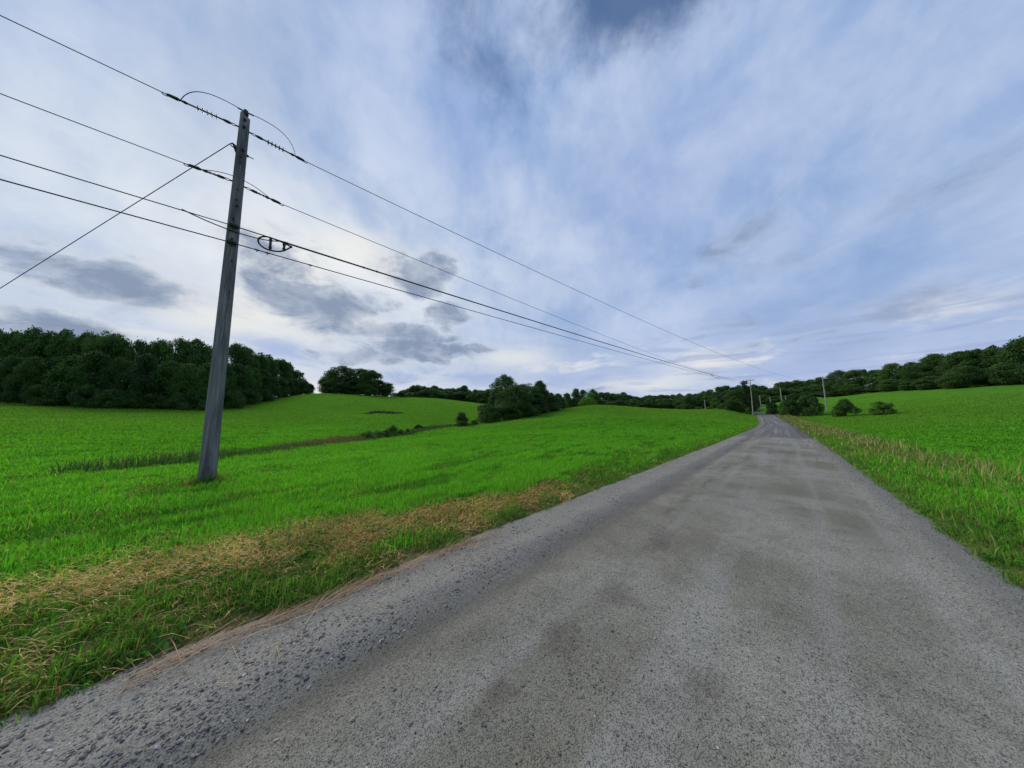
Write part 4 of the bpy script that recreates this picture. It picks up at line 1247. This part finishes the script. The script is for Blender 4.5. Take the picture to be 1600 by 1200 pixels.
def string(z, direction, n_shed, drop=-0.03, name='strain_insulator', length=0.62, shed_r=0.06):
    """strain insulator: eye and link at the pole, rod with thin sheds, dead-end clamp; returns the end point"""
    a_ = on_pole(z) + direction * 0.10
    d_ = direction + np.array([0, 0, drop]); d_ /= np.linalg.norm(d_)
    ob = MB()
    ob.tube([a_ - d_ * 0.02, a_ + d_ * 0.06], 0.020, 8)
    loop_c = a_ + d_ * 0.10
    up_ = np.array([0, 0, 1.0])
    ob.tube([loop_c + 0.045 * (math.cos(q_) * d_ + 0.6 * math.sin(q_) * up_) for q_ in np.linspace(0, 2 * math.pi, 13)], 0.010, 6, False)
    ob.tube([a_ + d_ * 0.13, a_ + d_ * 0.18, a_ + d_ * 0.26, a_ + d_ * 0.30], [0.016, 0.036, 0.034, 0.018], 10)
    o_ = ob.build(name, MAT_DARKST, pole)
    ob = MB()
    b_ = a_ + d_ * 0.29
    ob.tube([b_, b_ + d_ * length], 0.020, 8)
    for q_ in range(n_shed):
        c_ = b_ + d_ * (length * (0.18 + 0.52 * q_ / max(1, n_shed - 1)))
        ob.tube([c_ - d_ * 0.006, c_ + d_ * 0.006], shed_r, 14)
    ob.build('shed_rod', MAT_POLY, o_)
    ob = MB()
    e_ = b_ + d_ * length
    ob.tube([e_ - d_ * 0.02, e_ + d_ * 0.03, e_ + d_ * 0.09], [0.022, 0.036, 0.018], 9)
    f_ = e_ + d_ * 0.13
    ob.tube([f_ - d_ * 0.05, f_ + d_ * 0.02, f_ + d_ * 0.15, f_ + d_ * 0.2], [0.014, 0.040, 0.034, 0.012], 9)
    lc = f_ + d_ * 0.2 + up_ * -0.02
    ob.tube([lc + 0.05 * (math.cos(q_) * d_ + 0.5 * math.sin(q_) * up_) for q_ in np.linspace(0, 2 * math.pi, 13)], 0.009, 6, False)
    ob.build('dead_end_clamp', MAT_DARKST, o_)
    return foot + e_ + d_ * 0.10, foot + f_ + d_ * 0.17


d1 = ENDS[0] - (foot + on_pole(ATT_Z[0])); d1[2] = 0; d1 /= np.linalg.norm(d1)
j1, w1 = string(ATT_Z[0], d1, 5, -0.10)
j1b, w1b = string(ATT_Z[0] + 0.02, BACK, 5, -0.06)
j2, w2 = string(ATT_Z[1], FWD, 2, -0.06, length=0.16, shed_r=0.035)
j2b, w2b = string(ATT_Z[1] + 0.03, BACK, 2, -0.04, length=0.16, shed_r=0.035)


def bezier(p0, p1, p2, p3, n=24):
    t_ = np.linspace(0, 1, n)[:, None]
    return (1 - t_) ** 3 * p0 + 3 * (1 - t_) ** 2 * t_ * p1 + 3 * (1 - t_) * t_ ** 2 * p2 + t_ ** 3 * p3


tie = tl + np.array([0, 0, 0.10])
for (jp, dr) in ((j1, d1), (j1b, BACK)):
    mb = MB()
    q3 = jp - foot
    mb.tube(bezier(tie + dr * 0.03, tie + dr * 0.55 + (0, 0, 0.05), q3 + np.array([0, 0, 0.62]) - dr * 0.12, q3), 0.0085, 6)
    mb.build('jumper_wire', MAT_WIRE, pole)
mb = MB()
mb.tube([tie - BACK * 0 + d1 * -0.05, tie + d1 * 0.16], 0.018, 8); mb.tube([tie, tie + BACK * 0.16], 0.018, 8)
mb.build('wire_tie', MAT_DARKST, pole)
mb = MB()
off_ = np.array([0.0, -0.17, 0])
mb.tube(bezier(j2b - foot, j2b - foot + np.array([0.3, 0.2, 0.16]), j2 - foot + off_ + np.array([-0.3, -0.3, 0.25]), j2 - foot), 0.008, 6)
mb.build('jumper_wire', MAT_WIRE, pole)
# guy hook, through-bolts and cleats
to_cam = np.array([-foot[0], -foot[1], 0.0]); to_cam /= np.linalg.norm(to_cam)
side = np.array([-to_cam[1], to_cam[0], 0.0])            # towards the picture's right
if side[0] < 0: side = -side
GZ = world_pt(368, 234, 6.5)[2]
gp = on_pole(GZ) - side * 0.11
mb = MB()
mb.tube([gp + (0, 0, -0.16) + side * 0.02, gp - side * 0.03, gp - side * 0.07 + np.array([0, 0, 0.06])], [0.022, 0.03, 0.016], 8)
mb.tube([gp - side * 0.05 + 0.05 * np.array([0, 0, 1]) * math.cos(q_) - side * 0.05 * math.sin(q_) for q_ in np.linspace(0, 6.283, 11)], 0.012, 6, False)
mb.build('guy_hook', MAT_DARKST, pole)
mb = MB()
bq = on_pole(world_pt(388, 239, 6.5)[2])
mb.tube([bq + side * 0.06, bq + side * 0.24], [0.014, 0.010], 8); mb.tube([bq + side * 0.10, bq + side * 0.14], 0.032, 6)
mb.build('through_bolt', MAT_DARKST, pole)
for (py_, hh_, ww_, lat) in ((192, 0.07, 0.05, 0.0), (203, 0.07, 0.05, 0.0), (238, 0.07, 0.05, 0.02), (250, 0.02, 0.02, -0.01), (258, 0.02, 0.02, 0.0), (300, 0.02, 0.02, 0.0), (316, 0.025, 0.025, 0.0), (325, 0.05, 0.035, 0.02), (346, 0.10, 0.025, -0.02), (378, 0.05, 0.03, -0.02), (410, 0.02, 0.02, 0.03)):
    cpt = on_pole(world_pt(370, py_, 6.5)[2])
    rr_ = pr(np.linalg.norm(cpt))
    mb = MB()
    mb.box(cpt + to_cam * (rr_ + 0.012) + side * lat, (ww_, 0.04, hh_), np.stack([side, to_cam, np.array([0, 0, 1.0])]))
    mb.tube([cpt + to_cam * (rr_ + 0.0) + side * lat, cpt + to_cam * (rr_ + 0.055) + side * lat], ww_ * 0.32, 6)
    mb.build('bolt_washer', MAT_DARKST, pole)
for z_, nm in ((ATT_Z[2], 'cable_clamp'), (ATT_Z[3], 'cable_clamp')):
    cpt = on_pole(z_)
    rr_ = pr(np.linalg.norm(cpt))
    mb = MB()
    mb.box(cpt + to_cam * (rr_ + 0.03), (0.17, 0.07, 0.075), np.stack([FWD, np.cross([0, 0, 1.0], FWD), np.array([0, 0, 1.0])]))
    mb.tube([cpt + to_cam * rr_, cpt + to_cam * (rr_ + 0.10)], 0.028, 8)
    mb.tube([cpt + to_cam * (rr_ + 0.05) + np.array([0, 0, -0.1]), cpt + to_cam * (rr_ + 0.05) + np.array([0, 0, 0.12])], 0.018, 6)
    mb.build(nm, MAT_DARKST, pole)

# ------------------------------------------------------------------ overhead lines
R_ = [0.0095, 0.0090, 0.0140, 0.0130]
w3 = foot + on_pole(ATT_Z[2]) + to_cam * (pr(8) + 0.03) + FWD * 0.05
w4 = foot + on_pole(ATT_Z[3]) + to_cam * (pr(8) + 0.03) + FWD * 0.05
spans = []
for A_, B_, sg, r_, nm, mt_, lb in ((w1, ENDS[0], SAGS[0], R_[0], 'power_line', MAT_WIRE, 'topmost thin bare wire leaving the near pole from the long insulator'),
                                    (w2, ENDS[1], SAGS[1], R_[1], 'power_line', MAT_WIRE, 'second thin bare wire, below the topmost one on the near pole'),
                                    (w3, ENDS[2], SAGS[2], R_[2], 'overhead_cable', MAT_CABLE, 'thick black cable carrying the racket-shaped loops'),
                                    (w4, ENDS[3], SAGS[3], R_[3], 'overhead_cable', MAT_CABLE, 'lowest black cable leaving the near pole')):
    p_ = span(A_, B_, sg)
    spans.append(p_)
    mb = MB(); mb.tube(p_, r_, 6)
    ob = mb.build(nm, mt_)
    tag(ob, lb, 'cable' if nm == 'overhead_cable' else 'power line', 'lines along the road')
for A_, r_, sg, rise, nm, mt_, lb in ((w1b, R_[0], 0.4, 0.6, 'power_line', MAT_WIRE, 'topmost bare wire running on past the near pole out of view'),
                                      (w2b, R_[1], 0.4, 0.5, 'power_line', MAT_WIRE, 'second bare wire running on past the near pole out of view'),
                                      (w3 - FWD * 0.1, R_[2] * 0.8, 0.4, 0.3, 'overhead_cable', MAT_CABLE, 'thick black cable running on past the near pole out of view'),
                                      (w4 - FWD * 0.1, R_[3], 0.4, 0.3, 'overhead_cable', MAT_CABLE, 'lowest black cable running on past the near pole out of view')):
    B_ = A_ + BACK * 46 + np.array([0, 0, rise])
    mb = MB(); mb.tube(span(A_, B_, sg, 60, 1.3), r_, 6)
    tag(mb.build(nm, mt_), lb, 'cable' if nm == 'overhead_cable' else 'power line', 'lines along the road')
# slack of the lashed cable as it passes the pole
mb = MB()
k0 = spans[2][np.argmin(abs(np.linalg.norm(spans[2] - w3, axis=1) - 0.85))]
mb.tube(bezier(w3 - FWD * 0.9 + np.array([0, 0, -0.02]), w3 - FWD * 0.35 + np.array([0, 0, -0.16]), w3 + FWD * 0.35 + np.array([0, 0, -0.22]), k0 + np.array([0, 0, -0.02])), 0.013, 6)
ob = mb.build('slack_cable', MAT_CABLE)
tag(ob, 'short black cable sagging past the clamp on the near pole', 'cable')
# second cable lashed under the thick one for the first metres, with its lashing clips
sel = spans[2][(np.linalg.norm(spans[2] - w3, axis=1) > 0.8)]
mb = MB(); mb.tube(sel[::2] + np.array([0, 0, -0.026]), 0.011, 6)
ob = mb.build('lashed_cable', MAT_CABLE)
tag(ob, 'slimmer black cable lashed just beneath the thick black cable', 'cable', 'lines along the road')
for pth, dists, lbs in ((spans[2], (0.95, 2.9, 3.3), ('beside the near pole', 'just beyond the near racket loop', 'second beyond the near racket loop')), (spans[3], (0.42, 0.66, 1.5), ('closest to the near pole', 'second from the near pole', 'third from the near pole'))):
    for dd, lb in zip(dists, lbs):
        q_ = np.argmin(abs(np.linalg.norm(pth - pth[0], axis=1) - dd))
        c_, d_ = pth[q_], pth[q_ + 1] - pth[q_]; d_ /= np.linalg.norm(d_)
        mb = MB(); mb.tube([c_ - d_ * 0.045, c_ + d_ * 0.045], 0.021, 8); mb.tube([c_ + (0, 0, -0.01), c_ + (0, 0, -0.055)], 0.009, 6)
        tag(mb.build('cable_clip', MAT_DARKST), f'small dark clip on the {"thick" if pth is spans[2] else "lowest"} black cable, {lb}', 'clip', 'clips on the black cables')


def col_of(p_):
    c, s_ = math.cos(PITCH), math.sin(PITCH)
    d_ = p_[:, 1] * c + (p_[:, 2] - CAM_H) * s_
    return 800 + FPX * p_[:, 0] / d_


def racket(pth, c0, c1, height, lb, flip=False):
    """teardrop storage loop of cable on a frame, hung under the line between picture columns c0 and c1"""
    cc = col_of(pth)
    a_, b_ = [np.array([np.interp(c_, cc, pth[:, k_]) for k_ in range(3)]) for c_ in (c0, c1)]
    d_ = b_ - a_; L_ = np.linalg.norm(d_); d_ /= L_
    dn = np.array([0, 0, -1.0]); dn = dn - d_ * (dn @ d_); dn /= np.linalg.norm(dn)
    if flip: a_, b_, d_ = b_, a_, -d_
    rr_ = height / 2
    root = empty('cable_storage_loop', a_)
    P_ = []
    for q_ in np.linspace(math.radians(110), math.radians(330), 22): P_.append(np.array([rr_ + rr_ * 1.0 * math.cos(q_) * 1.25, rr_ - rr_ * math.sin(q_)]))
    P_ = [np.array([rr_ * 1.25 * (1 + math.cos(q_)), rr_ * (1 - math.sin(q_))]) for q_ in np.linspace(math.radians(75), math.radians(285), 20)]
    upper0, lower0 = P_[0], P_[-1]
    tip = np.array([L_, rr_ * 0.45])
    low_pts = [lower0 + (tip - lower0) * t_ + np.array([0, 0.20 * height * math.sin(t_ * math.pi)]) for t_ in np.linspace(0.08, 0.93, 14)]
    nose = [tip + np.array([0.02 * L_ * math.cos(q_), 0.05 * height * math.sin(q_)]) for q_ in np.linspace(1.2, -1.2, 5)]
    up_pts = [tip + (upper0 - tip) * t_ + np.array([0, -0.05 * height * math.sin(t_ * math.pi)]) for t_ in np.linspace(0.07, 1.0, 15)]
    P2 = np.array(P_ + low_pts + nose + up_pts)
    P3 = P2[:, :1] * d_ + P2[:, 1:] * dn
    mb = MB(); mb.tube(P3, 0.021, 8, False)
    mb.build('loop', MAT_CABLE, root)
    for fx in (0.36, 0.78):
        x_ = fx * L_
        y0 = np.interp(x_, P2[20 + 14 + 5:][::-1, 0], P2[20 + 14 + 5:][::-1, 1]); y1 = np.interp(x_, [p[0] for p in low_pts], [p[1] for p in low_pts])
        mb = MB()
        ax = np.stack([d_, np.cross(d_, dn), dn])
        mb.box(x_ * d_ + (y0 + y1) / 2 * dn, (0.055, 0.02, abs(y1 - y0) + 0.03), ax)
        mb.box(x_ * d_ + ((y0 * 0.8 + y1 * 0.2)) * dn, (0.075, 0.03, 0.05), ax)
        mb.box(x_ * d_ + ((y0 * 0.2 + y1 * 0.8)) * dn, (0.075, 0.03, 0.04), ax)
        mb.build('crossbar', MAT_DARKST, root, False)
    tag(root, lb, 'cable loop', 'racket loops on the thick cable')


racket(spans[2], 404, 455, 0.36, 'black racket-shaped cable loop hanging from the thick cable near the pole')
racket(spans[2], 1110, 1123, 0.42, 'small distant racket loop on the thick cable, near the far pole', flip=True)

# stay wire from the hook, slanting away to the left
GA = foot + gp - side * 0.10 + np.array([0, 0, 0.02])
GB = np.array([-33.0, 11.5, lz(-33.0, 11.5)])
mb = MB(); mb.tube([GA, GA + (GB - GA) * 0.5 + np.array([0, 0, -0.15]), GB], 0.010, 6)
tag(mb.build('stay_wire', MAT_WIRE), 'thin stay wire slanting down from the hook high on the near pole', 'stay wire')

# ------------------------------------------------------------------ far poles
def far_pole(x, Y, ytop, lb, r_=0.12, arm=False, ybase=None, lean=0.0, mat=None):
    tp = world_pt(x, ytop, Y)
    k_ = 0.0 if ybase is None else 0
    zb = lz(tp[0], Y)
    root = empty('utility_pole', (tp[0], Y, zb))
    H_ = tp[2] - zb
    mb = MB(); mb.tube([np.array([lean * z_, 0, z_]) for z_ in np.linspace(-0.5, H_, 12)], np.linspace(r_ * 1.15, r_ * 0.8, 12), 12)
    mb.build('post', mat or MAT_POLE_PALE, root)
    tpp = np.array([lean * H_, 0, H_])
    if arm:
        dr = np.array([0.72, -0.69, 0])
        mb = MB(); mb.box(tpp + np.array([0, 0, -0.25]), (2.0, 0.12, 0.14), np.stack([dr, np.array([0.69, 0.72, 0]), np.array([0, 0, 1.0])]))
        mb.build('crossarm', MAT_POLE, root, False)
        for q_ in (-0.85, 0.85):
            c_ = tpp + dr * q_ + np.array([0, 0, -0.18])
            mb = MB(); mb.tube([c_, c_ + (0, 0, 0.1), c_ + (0, 0, 0.2), c_ + (0, 0, 0.26)], [0.05, 0.09, 0.07, 0.03], 8)
            mb.build('insulator', MAT_POLY, root)
    mb = MB(); mb.tube([tpp + (0, 0, -0.02), tpp + (0, 0, 0.12), tpp + (0, 0, 0.2)], [0.05, 0.08, 0.03], 8)
    mb.build('pin_insulator', MAT_DARKST, root)
    tag(root, lb, 'utility pole', 'utility poles along the road')
    return tp


T1 = far_pole(1171, 88, 593, 'distant pole with a short crossarm where the lines meet, left of the road', 0.13, True, lean=0.02)
T2 = far_pole(1187, 128, 618, 'distant pale pole beside the upper road, right of the crossarm pole', 0.17)
T3 = far_pole(1203, 126, 620, 'distant pale pole rising behind the round green bush', 0.17)
T4 = far_pole(1219, 122, 606, 'taller distant pale pole above the big roadside bush', 0.19)
T5 = far_pole(1227, 132, 618, 'short distant pale pole just right of the taller one', 0.17)
T6 = far_pole(1181.5, 160, 627, 'tiny far pole at the edge of the upper road', 0.14)
T7 = far_pole(1101, 112, 625, 'pale pole standing before the wood at the field end', 0.15)
T8 = far_pole(1285, 80, 589, 'pole on the right bank carrying the topmost wire', 0.16, True)
for A_, B_, sg, lb in ((T1, T4, 0.8, 'faint far wire from the crossarm pole to the taller pale pole'), (T4, T4 + np.array([40, -8, 0.5]), 0.6, 'faint far wire leaving the taller pale pole to the right'),
                       (T4 + (0, 0, -1.2), T4 + np.array([40, -8, -1.6]), 0.6, 'lower faint far wire leaving the taller pale pole'), (T3, T5, 0.3, 'faint far wire between the two short pale poles'),
                       (T8, T8 + np.array([45, -42, 0.5]), 1.0, 'wire running on from the pole on the right bank')):
    mb = MB(); mb.tube(span(A_, B_, sg, 40, 1.0), 0.014, 5)
    tag(mb.build('power_line', MAT_WIRE), lb, 'power line', 'far lines')
